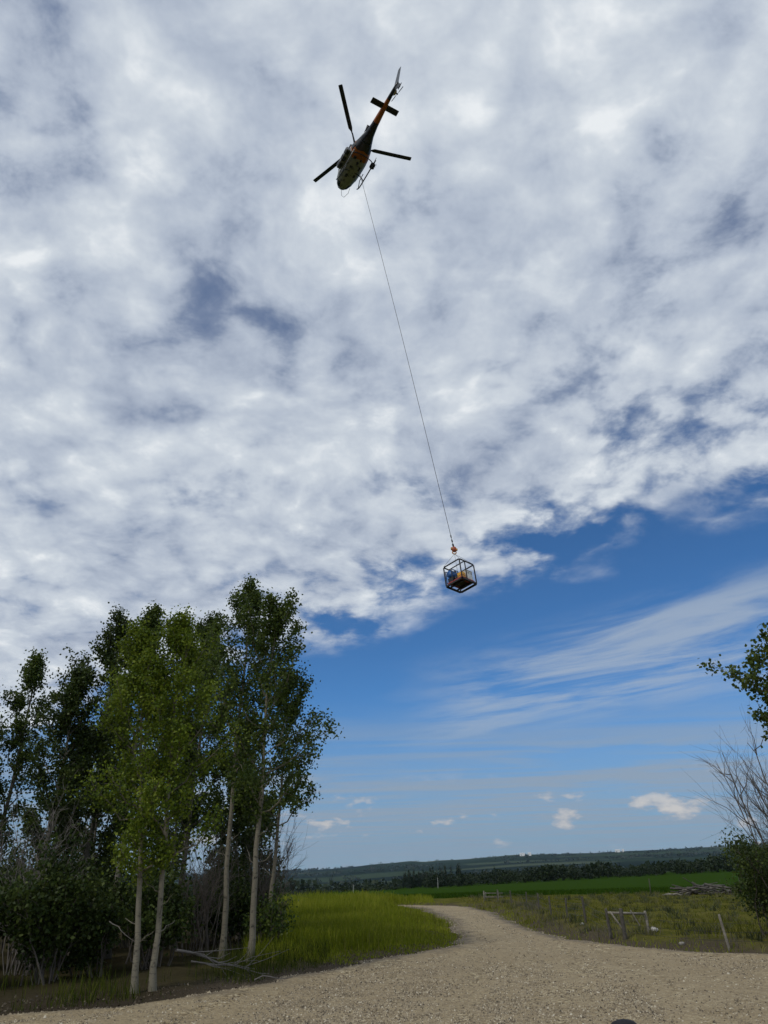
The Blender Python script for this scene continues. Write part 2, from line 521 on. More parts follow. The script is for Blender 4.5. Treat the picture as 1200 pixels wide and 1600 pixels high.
# bark of the aspens: pale, with dark eyes and bands
def bark(name, pale, grey, dark_amount):
    m, k, b, o = material(name)
    p = coords(k); x_, y_, z_ = k.sep(p)
    st = k.xyz(k.m('MULTIPLY', x_, 6.0), k.m('MULTIPLY', y_, 6.0), k.m('MULTIPLY', z_, 9.0))
    eyes = k.ss(k.noise(st, 1.0, 3.0, 0.6), 0.66 - dark_amount * 0.14, 0.72)
    lines = k.ss(k.noise(k.xyz(k.m('MULTIPLY', x_, 5.0), k.m('MULTIPLY', y_, 5.0), k.m('MULTIPLY', z_, 40.0)), 1.0, 2.0, 0.5), 0.60, 0.72, 0.0, 0.6)
    base = k.mix(k.noise(p, 2.2, 5.0, 0.6), pale, grey)
    k.put(b.inputs['Base Color'], k.mix(k.m('MAXIMUM', eyes, lines), base, (0.025, 0.022, 0.018)))
    b.inputs['Roughness'].default_value = 0.85
    bump(k, b, k.m('ADD', eyes, k.noise(p, 30.0, 4.0, 0.6)), 0.35, 0.01)
    return m
M['bark_pale'] = bark('aspen_bark', (0.24, 0.215, 0.155), (0.11, 0.10, 0.072), 0.95)
M['bark_grey'] = bark('grey_bark', (0.20, 0.18, 0.145), (0.10, 0.09, 0.07), 0.5)
M['twig'] = worn('twig_bark', (0.10, 0.085, 0.07), 0.9, 0.4, 3.0)
M['twig_pale'] = worn('pale_twig_bark', (0.19, 0.17, 0.15), 0.9, 0.35, 3.0)
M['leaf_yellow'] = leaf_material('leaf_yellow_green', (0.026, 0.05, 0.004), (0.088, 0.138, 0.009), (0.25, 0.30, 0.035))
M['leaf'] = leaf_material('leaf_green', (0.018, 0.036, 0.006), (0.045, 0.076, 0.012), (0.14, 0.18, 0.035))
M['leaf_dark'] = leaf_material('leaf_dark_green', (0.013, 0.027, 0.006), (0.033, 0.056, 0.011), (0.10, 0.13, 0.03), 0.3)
M['needle'] = leaf_material('spruce_needle', (0.010, 0.020, 0.012), (0.018, 0.034, 0.02), (0.03, 0.05, 0.028), 0.15)
M['far_leaf'] = leaf_material('far_foliage', (0.010, 0.019, 0.008), (0.019, 0.032, 0.012), (0.034, 0.05, 0.02), 0.2)
M['grass'] = leaf_material('grass_blade', (0.10, 0.13, 0.007), (0.18, 0.22, 0.012), (0.30, 0.30, 0.04), 0.3, 0.04)
M['grass_dry'] = leaf_material('dry_grass_blade', (0.07, 0.086, 0.010), (0.115, 0.125, 0.016), (0.19, 0.175, 0.05), 0.2, 0.0)
M['weathered'] = worn('weathered_wood', (0.21, 0.19, 0.155), 0.9, 0.4, 6.0, bstr=0.4)
M['weathered_dark'] = worn('dark_weathered_wood', (0.08, 0.072, 0.06), 0.9, 0.4, 6.0, bstr=0.4)

# ------------------------------------------------------------------ ground sheets
ang = np.concatenate([np.arange(-180, -46, 4.0), np.arange(-46, 46, 0.35), np.arange(46, 180, 4.0)])
rad = np.concatenate([[0.5], np.geomspace(3, 14000, 260)])
aa, rg = np.meshgrid(np.radians(ang), rad)
X = rg * np.sin(aa); Y = rg * np.cos(aa)
sdv = np.full(X.size, 30.0); nm = (rg.ravel() < 130)
sdv[nm] = road_sd(X.ravel()[nm], Y.ravel()[nm])
Zt = gh(X, Y, sdv)
na, nr = len(ang), len(rad)
ii, jj = np.meshgrid(np.arange(nr - 1), np.arange(na), indexing='ij')
j2 = (jj + 1) % na
faces = np.stack([ii * na + jj, ii * na + j2, (ii + 1) * na + j2, (ii + 1) * na + jj], -1).reshape(-1, 4)
me = fast_mesh('ground', np.stack([X.ravel(), Y.ravel(), Zt.ravel()], 1), faces[:, ::-1])
add_attr(me, 'edge', sdv, 'POINT')
smooth(me)
tag(link('ground', me, M['terrain']), kind='structure')

# gravel sheet: fine grid inside the outline
st_ = 0.2
gx = np.arange(-26, 32, st_); gy = np.concatenate([np.arange(-11, 9, 0.8), np.arange(9, 76, st_)])
GX, GY = np.meshgrid(gx, gy)
sd = road_sd(GX, GY)
CL = np.array([(-1, -10), (0.5, 8), (3.0, 20), (4.1, 30), (4.0, 42), (3.9, 52), (2.6, 60), (-1.5, 65.5), (-8, 69.5), (-20, 72.3)], float)
def center_coords(x, y):
    best = np.full(len(x), 1e18); la = np.zeros(len(x)); al = np.zeros(len(x)); acc = 0.0
    for (ax, ay), (bx, by) in zip(CL[:-1], CL[1:]):
        L = math.hypot(bx - ax, by - ay); ex, ey = (bx - ax) / L, (by - ay) / L
        t = np.clip((x - ax) * ex + (y - ay) * ey, 0, L)
        d2 = (x - ax - t * ex) ** 2 + (y - ay - t * ey) ** 2
        s = (x - ax) * ey - (y - ay) * ex
        up_ = d2 < best
        best = np.where(up_, d2, best); la = np.where(up_, np.sign(s) * np.sqrt(d2), la); al = np.where(up_, acc + t, al)
        acc += L
    return la, al
la, al = center_coords(GX.ravel(), GY.ravel())
rut = np.exp(-((np.abs(la + 0.25 * fbm(al * 0.08, al * 0, 70, 2)) - 0.85) / 0.28) ** 2)
Zr = 0.015 + 0.035 * fbm(GX.ravel() * 0.5, GY.ravel() * 0.5, 31, 4) + 0.02 * fbm(GX.ravel() * 2.2, GY.ravel() * 2.2, 35, 2)
Zr = Zr - 0.03 * rut * sst(GY.ravel(), 20, 32) + 0.05 * np.exp(-((sd + 0.55) / 0.35) ** 2)
Zr = np.where(sd > -0.1, Zr - 0.12 * sst(sd, -0.1, 0.5), Zr)
ny, nx = GX.shape
I, J = np.meshgrid(np.arange(ny - 1), np.arange(nx - 1), indexing='ij')
fc = np.stack([I * nx + J, I * nx + J + 1, (I + 1) * nx + J + 1, (I + 1) * nx + J], -1).reshape(-1, 4)
keep = (sd[fc].min(1) < 0.3)
fc = fc[keep]
used, inv = np.unique(fc.ravel(), return_inverse=True)
rv = np.stack([GX.ravel(), GY.ravel(), Zr], 1)[used]
me = fast_mesh('gravel_road', rv, inv.reshape(-1, 4))
add_attr(me, 'edge', sd[used], 'POINT'); add_attr(me, 'lat', la[used], 'POINT'); add_attr(me, 'along', al[used], 'POINT')
smooth(me)
tag(link('gravel_road', me, M['gravel']), kind='structure')

# loose stones: real pebbles on the gravel, thicker along its edges
OCT = np.array([(1, 0, 0), (-1, 0, 0), (0, 1, 0), (0, -1, 0), (0, 0, 1), (0, 0, -0.6)], float)
OCF = np.array([(0, 2, 4), (2, 1, 4), (1, 3, 4), (3, 0, 4), (2, 0, 5), (1, 2, 5), (3, 1, 5), (0, 3, 5)])
def pebbles(n, size_lo, size_hi, sel, seed, ylo=13.5, yhi=66.0):
    g = np.random.default_rng(seed)
    yy = ylo * (yhi / ylo) ** (g.random(n) ** 1.35); xx = (g.random(n) * 2 - 1) * (yy * 0.62 + 1.0)
    s = road_sd(xx, yy)
    ok = sel(s, g.random(n))
    xx, yy, s = xx[ok], yy[ok], s[ok]
    return xx, yy, s
def build_pebbles(name, xx, yy, sizes, seed, zfun):
    g = np.random.default_rng(seed); n = len(xx)
    sc = sizes[:, None] * (0.55 + 0.75 * g.random((n, 3))) * np.array([1, 1, 0.75])
    th = g.random(n) * 6.283
    V = OCT[None] * (1 + 0.25 * (g.random((n, 6, 1)) - 0.5)) * sc[:, None, :]
    x2 = V[..., 0] * np.cos(th)[:, None] - V[..., 1] * np.sin(th)[:, None]
    y2 = V[..., 0] * np.sin(th)[:, None] + V[..., 1] * np.cos(th)[:, None]
    V = np.stack([x2 + xx[:, None], y2 + yy[:, None], V[..., 2] + zfun(xx, yy)[:, None] + sizes[:, None] * 0.2], -1)
    F = OCF[None] + (np.arange(n) * 6)[:, None, None]
    me = fast_mesh(name, V.reshape(-1, 3), F.reshape(-1, 3))
    add_attr(me, 'tint', np.repeat(np.clip(0.5 + 0.24 * g.standard_normal(n), 0, 1), 8), 'FACE')
    return me
def road_z(xx, yy):
    return 0.012 + 0.035 * fbm(xx * 0.5, yy * 0.5, 31, 4)
def tracks_at(xx, yy):
    """1 where the surface is loose, 0 in the packed wheel tracks"""
    la_, al_ = center_coords(xx, yy)
    n_ = fbm(la_ * 0.9 + 50, al_ * 0.05, 131, 3) + 0.5 * fbm(xx * 0.25, yy * 0.25, 133, 3)
    return 0.24 + 0.76 * sst(n_, -0.16, 0.18)
g = np.random.default_rng(5)
n = 420000
yy = 1.0 / (1.0 / 13.4 - g.random(n) * (1.0 / 13.4 - 1.0 / 60.0)); xx = (g.random(n) * 2 - 1) * (yy * 0.60 + 1.0)
s = road_sd(xx, yy)
ok = (s < 0.3) & (g.random(n) < np.where(s > -1.1, 0.9, 0.62 * tracks_at(xx, yy)))
xs, ys, s = xx[ok], yy[ok], s[ok]
sz = 0.0095 + 0.019 * g.random(len(xs)) ** 2.2 + 0.022 * g.random(len(xs)) ** 6 * (s > -1.2)
nP = len(xs)
PY = np.array([(1, 0, 0), (0, 1, 0), (-1, 0, 0), (0, -1, 0), (0.1, 0.05, 0.95)], float)
PF = np.array([(0, 1, 4), (1, 2, 4), (2, 3, 4), (3, 0, 4)])
sc = sz[:, None] * (0.6 + 0.8 * g.random((nP, 3)))
th = g.random(nP) * 6.283
V = (PY[None] + 0.35 * (g.random((nP, 5, 3)) - 0.5)) * sc[:, None, :]
x2 = V[..., 0] * np.cos(th)[:, None] - V[..., 1] * np.sin(th)[:, None]
y2 = V[..., 0] * np.sin(th)[:, None] + V[..., 1] * np.cos(th)[:, None]
V = np.stack([x2 + xs[:, None], y2 + ys[:, None], V[..., 2] + (road_z(xs, ys) - np.where(s > -0.1, 0.1 * sst(s, -0.1, 0.5), 0))[:, None]], -1)
me = fast_mesh('loose_gravel', V.reshape(-1, 3), (PF[None] + (np.arange(nP) * 5)[:, None, None]).reshape(-1, 3))
add_attr(me, 'tint', np.repeat(np.clip(0.46 + 0.27 * g.standard_normal(nP), 0, 1), 4), 'FACE')
tag(link('loose_gravel', me, M['stone']), 'pale loose pebbles strewn over the gravel yard and its edges', 'gravel', kind='stuff')

# ------------------------------------------------------------------ vegetation
def leaf_mesh(name, P, size, g, droop=0.0, aspect=0.9, tint=None, flat=0.0):
    """kite-shaped leaves at the points P; size per leaf"""
    n = len(P)
    d = g.standard_normal((n, 3)); d[:, 2] -= droop; d /= np.linalg.norm(d, axis=1)[:, None]
    e = g.standard_normal((n, 3)); e[:, 2] *= (1 - flat)
    e -= d * (e * d).sum(1)[:, None]; e /= np.linalg.norm(e, axis=1)[:, None] + 1e-9
    s = size[:, None]
    a = P; c_ = P + d * s; m1 = P + d * s * 0.42 + e * s * 0.5 * aspect; m2 = P + d * s * 0.42 - e * s * 0.5 * aspect
    V = np.stack([a, m1, c_, m2], 1).reshape(-1, 3)
    F = np.arange(n * 4).reshape(n, 4)
    me = fast_mesh(name, V, F)
    add_attr(me, 'tint', tint if tint is not None else g.random(n), 'FACE')
    return me

def blades(name, xx, yy, zz, hgt, wid, g, lean=0.35, tint=None):
    n = len(xx); th = g.random(n) * 6.283; ph = g.random(n) * 6.283
    wx, wy = np.cos(th) * wid * 0.5, np.sin(th) * wid * 0.5
    lx, ly = np.cos(ph) * hgt * lean * g.random(n), np.sin(ph) * hgt * lean * g.random(n)
    B = np.stack([xx, yy, zz], 1); W = np.stack([wx, wy, np.zeros(n)], 1)
    Mi = B + np.stack([lx * 0.3, ly * 0.3, hgt * 0.55], 1); T = B + np.stack([lx, ly, hgt], 1)
    V = np.stack([B - W, B + W, Mi + W * 0.8, Mi - W * 0.8, T + W * 0.12, T - W * 0.12], 1).reshape(-1, 3)
    b0 = np.arange(n) * 6
    F = np.concatenate([np.stack([b0, b0 + 1, b0 + 2, b0 + 3], 1), np.stack([b0 + 3, b0 + 2, b0 + 4, b0 + 5], 1)])
    me = fast_mesh(name, V, F)
    t = tint if tint is not None else g.random(n)
    add_attr(me, 'tint', np.concatenate([t, t]), 'FACE')
    return me

def tube_np(pts, rads, n=5):
    """tube vertices and quads as arrays"""
    pts = np.asarray(pts, float); m = len(pts)
    d = np.gradient(pts, axis=0); d /= np.linalg.norm(d, axis=1)[:, None] + 1e-9
    ref = np.array([0.31, 0.95, 0.05]) if abs(d[0] @ np.array([0.31, 0.95, 0.05])) < 0.85 else np.array([1.0, 0, 0])
    x = np.cross(d, ref); x /= np.linalg.norm(x, axis=1)[:, None] + 1e-9
    y = np.cross(d, x)
    a = np.arange(n) * 2 * np.pi / n
    V = pts[:, None] + (x[:, None] * np.cos(a)[None, :, None] + y[:, None] * np.sin(a)[None, :, None]) * np.asarray(rads)[:, None, None]
    i, k_ = np.meshgrid(np.arange(m - 1), np.arange(n), indexing='ij'); k2 = (k_ + 1) % n
    F = np.stack([i * n + k_, i * n + k2, (i + 1) * n + k2, (i + 1) * n + k_], -1).reshape(-1, 4)
    return V.reshape(-1, 3), F
def join(parts):
    V = []; F = []; o_ = 0
    for v_, f_ in parts:
        V.append(v_); F.append(f_ + o_); o_ += len(v_)
    return np.concatenate(V), np.concatenate(F)

def make_tree(name, label, base, height, lean, r0, crown_base, crown_rad, n_limbs, n_leaves, leaf, bark_, seed,
              leaf_size=(0.065, 0.115), group=None, cat='tree', clump=0.12, bare_low=3, peak=0.35, sink=0.15, shift=(0, 0), top_pow=0.75):
    g = np.random.default_rng(seed)
    root = empty(name, (base[0], base[1], gz(*base) - sink * 0.4))
    tag(root, label, cat, group)
    t = np.linspace(0, 1, 15)
    wob = np.cumsum(g.standard_normal((15, 2)), 0) * 0.032 * height / 10; wob -= wob[0]; wob -= t[:, None] * wob[-1]
    tp = np.stack([lean[0] * t ** 1.15 + wob[:, 0], lean[1] * t ** 1.15 + wob[:, 1], t * height - sink], 1)
    tr = r0 * (1 - t) ** 0.85 * (1 + 0.6 * np.exp(-t * 32)) + 0.008
    V, F = tube_np(tp, tr, 9)
    me = fast_mesh('trunk', V, F); smooth(me)
    link('trunk', me, bark_, root)
    def at(tt):
        return np.array([np.interp(tt, t, tp[:, i]) for i in range(3)])
    tips = []; wts = []
    for i in range(n_limbs):
        if i < bare_low:
            tt = crown_base * (0.45 + 0.55 * g.random()); dead = True
        else:
            tt = crown_base + (0.97 - crown_base) * ((i - bare_low + g.random() * 0.8) / max(1, n_limbs - bare_low)); dead = False
        az_ = i * 2.4 + g.random() * 1.2
        q = (tt - crown_base) / (1 - crown_base) if not dead else 0.0
        prof = np.interp(q, [0, peak * 0.5, peak, 0.75, 1.0], [0.62, 0.92, 1.0, 0.60, 0.16])
        L = crown_rad * prof * (0.72 + 0.55 * g.random()) * (0.45 if dead else 1.0)
        up_ = R(22 + 38 * q + 18 * g.random()) if not dead else R(5 + 25 * g.random())
        p0 = at(tt); s_ = np.linspace(0, 1, 7)
        h_ = np.array([math.cos(az_), math.sin(az_)]) + np.array(shift) * 0.6
        jit = np.cumsum(g.standard_normal((7, 3)), 0) * 0.045 * L; jit -= jit[0]
        lp = np.stack([p0[0] + h_[0] * math.cos(up_) * L * s_, p0[1] + h_[1] * math.cos(up_) * L * s_,
                       p0[2] + math.sin(up_) * L * s_ + 0.16 * L * s_ ** 2], 1) + jit
        rr_ = np.interp(tt, t, tr) * (0.42 if not dead else 0.2)
        parts = [tube_np(lp, rr_ * (1 - 0.86 * s_) + 0.004, 5)]
        nt = 7 if not dead else 4
        for j in range(nt):
            a0 = 0.22 + 0.74 * (j + g.random()) / nt
            b0 = np.array([np.interp(a0, s_, lp[:, c2]) for c2 in range(3)])
            dv = (lp[-1] - lp[0]) / (L + 1e-6) + g.standard_normal(3) * 0.65; dv[2] += 0.2; dv /= np.linalg.norm(dv)
            l2 = L * (0.42 * (1 - a0 * 0.5)) * (0.6 + 0.7 * g.random())
            u_ = np.linspace(0, 1, 4)[:, None]
            tw = b0 + dv * l2 * u_ + g.standard_normal((4, 3)) * 0.03 * l2 * u_
            parts.append(tube_np(tw, np.linspace(rr_ * 0.3 + 0.002, 0.002, 4), 3))
            if not dead:
                for a1 in np.linspace(0.25, 1.0, 4):
                    tips.append(tw[0] + (tw[-1] - tw[0]) * a1); wts.append(0.5 + a1)
        if not dead:
            for a1 in (0.55, 0.7, 0.85, 1.0):
                tips.append(np.array([np.interp(a1, s_, lp[:, c2]) for c2 in range(3)])); wts.append(1.0)
        V, F = join(parts)
        link('limb', fast_mesh('limb', V, F), bark_, root)
    for a1 in np.linspace(max(crown_base + 0.25, 0.6), 1.0, 12):
        tips.append(at(a1)); wts.append(1.0)
    tips = np.array(tips); wts = np.array(wts) * (0.12 + g.random(len(tips)) ** 2.0)
    pick = g.choice(len(tips), n_leaves, p=wts / wts.sum())
    off = g.standard_normal((n_leaves, 3)) * clump * (0.6 + 0.8 * g.random((len(tips), 1)))[pick]
    P = tips[pick] + off
    clump_tint = g.random(len(tips))
    tint = np.clip(0.55 * clump_tint[pick] + 0.45 * g.random(n_leaves), 0, 1)
    sz_ = leaf_size[0] + (leaf_size[1] - leaf_size[0]) * g.random(n_leaves)
    link('crown', leaf_mesh('crown', P, sz_, g, 0.4, 0.9, tint), leaf, root)
    return root

def make_shrub(name, label, base, height, radius, n_stems, n_leaves, leaf, seed, twig=None, leaf_size=(0.05, 0.09), group=None,
               spread=0.75, lean=(0, 0), stem_r=0.02, sub=5, cat='shrub', sides=4, low=0.15, depth3=0, fan=None):
    """many stems from one stool, forked and re-forked; leafless when n_leaves is 0"""
    g = np.random.default_rng(seed)
    root = empty(name, (base[0], base[1], gz(*base) - 0.05))
    tag(root, label, cat, group)
    parts = []; tips = []
    for i in range(n_stems):
        az_ = g.random() * 6.283 if fan is None else fan[0] + (fan[1] - fan[0]) * g.random()
        sp = spread * (0.15 + 0.85 * g.random()); L = height * (0.6 + 0.45 * g.random())
        s_ = np.linspace(0, 1, 8)
        b0 = np.array([g.standard_normal() * radius * 0.18, g.standard_normal() * radius * 0.18, 0])
        jit = np.cumsum(g.standard_normal((8, 3)), 0) * 0.022 * L; jit -= jit[0]
        cur = s_ ** 1.25
        lp = b0 + np.stack([(math.cos(az_) * radius * sp + lean[0]) * cur, (math.sin(az_) * radius * sp + lean[1]) * cur, L * (s_ - 0.12 * s_ ** 2)], 1) + jit
        r_ = stem_r * (0.6 + 0.7 * g.random())
        parts.append(tube_np(lp, r_ * (1 - 0.85 * s_) + 0.003, sides + 1))
        for j in range(sub):
            a0 = 0.25 + 0.7 * (j + g.random()) / sub
            p0 = np.array([np.interp(a0, s_, lp[:, q]) for q in range(3)])
            dv = (lp[-1] - lp[0]) / L + g.standard_normal(3) * 0.42; dv[2] = abs(dv[2]) * 0.8 + 0.2; dv /= np.linalg.norm(dv)
            l2 = L * 0.36 * (1.1 - a0 * 0.6) * (0.5 + 0.8 * g.random())
            u_ = np.linspace(0, 1, 5)[:, None]
            tw = p0 + dv * l2 * u_ + np.cumsum(g.standard_normal((5, 3)), 0) * 0.035 * l2 * (u_ > 0)
            parts.append(tube_np(tw, np.linspace(r_ * 0.38 + 0.002, 0.0022, 5), sides))
            for c3 in range(depth3):
                a1 = 0.3 + 0.65 * g.random()
                p1 = tw[0] + (tw[-1] - tw[0]) * a1
                d3 = dv + g.standard_normal(3) * 0.5; d3 /= np.linalg.norm(d3)
                l3 = l2 * 0.5 * (0.5 + g.random())
                parts.append(tube_np(np.array([p1, p1 + d3 * l3 * 0.5 + g.standard_normal(3) * 0.03 * l3, p1 + d3 * l3]), [0.0045, 0.0035, 0.002], 3))
            for a1 in (0.4, 0.7, 1.0):
                tips.append(tw[0] + (tw[-1] - tw[0]) * a1)
    V, F = join(parts)
    link('stems', fast_mesh('stems', V, F), twig or M['twig'], root)
    if n_leaves:
        tips = np.array(tips); tips = tips[tips[:, 2] > height * low]
        wts = 0.25 + g.random(len(tips)) ** 1.5
        pick = g.choice(len(tips), n_leaves, p=wts / wts.sum())
        P = tips[pick] + g.standard_normal((n_leaves, 3)) * 0.15
        P[:, 2] = np.maximum(P[:, 2], 0.05)
        ct = g.random(len(tips))
        sz_ = leaf_size[0] + (leaf_size[1] - leaf_size[0]) * g.random(n_leaves)
        link('foliage', leaf_mesh('foliage', P, sz_, g, 0.3, 0.75, np.clip(0.5 * ct[pick] + 0.5 * g.random(n_leaves), 0, 1)), leaf, root)
    return root

GRV = 'aspens of the grove on the left'
# the front pair, yellow-green
make_tree('aspen_tree', 'yellow-green aspen with scarred pale trunk, left one of the close pair at the verge', (-5.85, 19.5), 8.7, (-1.05, 0.5), 0.068, 0.26, 1.5, 36, 16500,
          M['leaf_yellow'], M['bark_pale'], 1, leaf_size=(0.05, 0.09), group=GRV, bare_low=3, peak=0.5, clump=0.13)
make_tree('aspen_tree', 'yellow-green aspen with clean pale trunk, right one of the close pair at the verge', (-5.5, 19.7), 9.2, (-0.5, 0.8), 0.068, 0.26, 1.65, 38, 18500,
          M['leaf_yellow'], M['bark_pale'], 2, leaf_size=(0.05, 0.09), group=GRV, bare_low=3, peak=0.5, clump=0.13)
# the tall ones towards the clearing
make_tree('aspen_tree', 'tall aspen with straight bare white trunk, left of the two tallest beside the meadow', (-5.35, 26.4), 12.5, (0.3, 0.3), 0.088, 0.42, 1.8, 34, 12500,
          M['leaf'], M['bark_pale'], 3, group=GRV, bare_low=4, peak=0.5, clump=0.125)
make_tree('aspen_tree', 'tall aspen with long branches reaching right over the meadow, thick grey-white trunk', (-4.2, 24.5), 11.0, (0.35, 0.4), 0.09, 0.34, 2.15, 36, 14500,
          M['leaf'], M['bark_pale'], 4, group=GRV, bare_low=3, peak=0.4, clump=0.125, shift=(0.3, 0))
make_tree('aspen_tree', 'thin-trunked aspen with low drooping leaves at the right end of the grove', (-4.35, 28.6), 9.2, (0.5, 0.2), 0.075, 0.38, 1.7, 22, 8000,
          M['leaf'], M['bark_pale'], 5, group=GRV, bare_low=4, peak=0.35, shift=(0.2, 0))
make_tree('aspen_tree', 'aspen with leaning pale trunk just behind and right of the verge pair', (-7.6, 29.3), 11.6, (0.4, 0.2), 0.10, 0.30, 2.1, 32, 19000,
          M['leaf'], M['bark_pale'], 6, group=GRV, bare_low=3, peak=0.5)
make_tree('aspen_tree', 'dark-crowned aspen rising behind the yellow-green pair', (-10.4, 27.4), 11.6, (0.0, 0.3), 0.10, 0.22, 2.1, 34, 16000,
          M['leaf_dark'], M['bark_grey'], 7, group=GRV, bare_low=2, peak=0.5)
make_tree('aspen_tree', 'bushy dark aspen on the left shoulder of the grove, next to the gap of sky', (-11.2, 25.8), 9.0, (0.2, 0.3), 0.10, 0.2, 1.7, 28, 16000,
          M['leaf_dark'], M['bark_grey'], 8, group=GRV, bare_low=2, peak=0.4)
make_tree('aspen_tree', 'mid-green aspen crowded against the left of the yellow-green pair', (-8.9, 26.4), 11.4, (-0.1, 0.2), 0.10, 0.3, 1.8, 30, 17000,
          M['leaf'], M['bark_grey'], 18, group=GRV, bare_low=2, peak=0.5)
make_tree('aspen_tree', 'sparse-topped aspen standing apart at the far left, sky showing through its leaves', (-14.1, 28.6), 10.6, (0.3, 0.2), 0.10, 0.30, 1.6, 26, 11500,
          M['leaf'], M['bark_grey'], 9, group=GRV, bare_low=3, peak=0.35)
make_tree('aspen_tree', 'aspen half cut off by the left edge of the picture', (-15.3, 27.6), 9.2, (0.2, 0.2), 0.10, 0.28, 1.6, 22, 9000,
          M['leaf'], M['bark_grey'], 10, group=GRV, bare_low=2, peak=0.4)
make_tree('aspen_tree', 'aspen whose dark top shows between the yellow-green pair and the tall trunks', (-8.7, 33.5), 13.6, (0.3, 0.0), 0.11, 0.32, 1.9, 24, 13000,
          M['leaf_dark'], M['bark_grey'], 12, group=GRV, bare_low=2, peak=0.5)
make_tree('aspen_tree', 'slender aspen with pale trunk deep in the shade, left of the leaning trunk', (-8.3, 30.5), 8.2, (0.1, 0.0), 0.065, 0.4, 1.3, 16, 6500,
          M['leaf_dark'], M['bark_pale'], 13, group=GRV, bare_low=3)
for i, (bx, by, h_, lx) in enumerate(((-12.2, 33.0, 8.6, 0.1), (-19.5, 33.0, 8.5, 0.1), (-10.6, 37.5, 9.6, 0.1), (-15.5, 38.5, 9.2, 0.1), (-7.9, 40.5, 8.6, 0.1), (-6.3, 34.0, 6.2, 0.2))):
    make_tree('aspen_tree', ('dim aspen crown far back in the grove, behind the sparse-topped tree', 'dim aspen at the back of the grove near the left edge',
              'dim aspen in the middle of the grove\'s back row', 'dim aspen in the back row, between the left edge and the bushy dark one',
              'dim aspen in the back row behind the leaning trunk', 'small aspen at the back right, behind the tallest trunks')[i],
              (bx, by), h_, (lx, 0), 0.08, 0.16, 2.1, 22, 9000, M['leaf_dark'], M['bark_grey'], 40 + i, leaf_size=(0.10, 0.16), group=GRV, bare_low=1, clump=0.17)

# understorey
SH = 'shrubs under the grove'
for i, (bx, by, h_, r_, nl, lm, lab) in enumerate((
        (-8.6, 21.0, 2.9, 1.5, 7000, 'leaf_dark', 'dark leafy shrub left of the pale pair of trunks'),
        (-10.6, 19.6, 2.3, 1.5, 6000, 'leaf_dark', 'low dark shrub at the left end of the verge grass'),
        (-6.6, 23.4, 2.4, 1.2, 4500, 'leaf_dark', 'dark shrub filling the gap behind the pale pair'),
        (-11.8, 24.0, 3.4, 1.8, 8000, 'leaf_dark', 'tall shadowed shrub under the bushy dark aspen'),
        (-7.6, 25.6, 2.8, 1.6, 6500, 'leaf_dark', 'shadowed shrub in the heart of the grove'),
        (-5.9, 29.4, 2.2, 1.3, 5000, 'leaf_dark', 'shadowed shrub behind the straight white trunk'),
        (-14.4, 23.0, 3.0, 1.8, 6500, 'leaf_dark', 'dark shrub cut by the left edge of the picture'),
        (-9.6, 30.5, 3.4, 2.0, 7000, 'leaf_dark', 'broad shrub in deep shade at the back of the grove'),
        (-6.4, 35.0, 3.0, 1.8, 6000, 'leaf_dark', 'back shrub showing between the two tallest trunks'),
        (-13.5, 30.5, 4.0, 2.2, 7000, 'leaf_dark', 'high shrub under the sparse-topped aspen'),
        (-8.0, 22.6, 1.9, 1.5, 5500, 'leaf_dark', 'low black-green shrub just behind the left one of the pale pair'),
        (-9.9, 24.4, 2.4, 1.7, 6500, 'leaf_dark', 'rounded black-green shrub in the shade left of centre in the grove'),
        (-7.0, 31.6, 2.6, 1.6, 6000, 'leaf_dark', 'shaded shrub behind the leaning pale trunk'),
        (-5.2, 32.5, 2.4, 1.4, 5000, 'leaf_dark', 'shaded shrub right of the straight white trunk, at the back'),
        (-11.6, 27.8, 2.6, 1.9, 6500, 'leaf_dark', 'shaded shrub behind the tall shadowed one, on the left'),
        (-4.15, 27.4, 1.6, 0.8, 1500, 'leaf', 'thin leafy sapling clump at the grove\'s right edge by the tall grass'))):
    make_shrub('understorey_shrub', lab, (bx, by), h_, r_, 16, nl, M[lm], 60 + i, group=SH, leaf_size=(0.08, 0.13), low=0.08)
BR = 'bare brush around the grove'
for i, (bx, by, h_, r_, lab) in enumerate((
        (-12.6, 22.0, 4.3, 1.7, 'grey leafless brush, upright stems at the far left of the grove'),
        (-9.9, 22.6, 4.6, 1.5, 'grey leafless brush between the left aspens and the verge pair'),
        (-6.3, 27.6, 4.4, 1.4, 'bare thicket of thin stems behind the leaning pale trunk'),
        (-4.9, 30.2, 4.6, 1.7, 'bare spreading brush whose twigs reach right into the sky'),
        (-14.9, 25.2, 4.6, 1.7, 'bare brush at the left edge under the half-hidden aspen'))):
    make_shrub('bare_brush', lab, (bx, by), h_, r_, 22, 0, None, 80 + i, twig=M['twig_pale'] if i in (0, 1, 4) else M['twig'], group=BR, stem_r=0.017, sub=7, depth3=4,
               lean=(0.5, 0) if i == 3 else (0, 0))
make_shrub('bare_brush', 'dark leafless willow with crooked stems on the right, above the leafy bush', (13.6, 27.6), 6.7, 2.2, 22, 0, None, 90, twig=M['twig'], group=BR,
           stem_r=0.035, sub=9, depth3=6, lean=(-0.3, 0), spread=0.95)
make_shrub('leafy_bush', 'dense dark leafy bush at the right edge by the leaning fence post', (12.3, 26.8), 2.9, 2.5, 30, 18000, M['leaf_dark'], 91, leaf_size=(0.06, 0.11), low=0.04)
make_tree('poplar_tree', 'large-leaved poplar reaching in from the right edge against the sky', (12.75, 22.6), 8.7, (-0.3, 0.2), 0.14, 0.52, 2.0, 30, 8000,
          M['leaf'], M['bark_grey'], 23, leaf_size=(0.09, 0.15), clump=0.12, bare_low=0, peak=0.45, shift=(-0.25, 0))

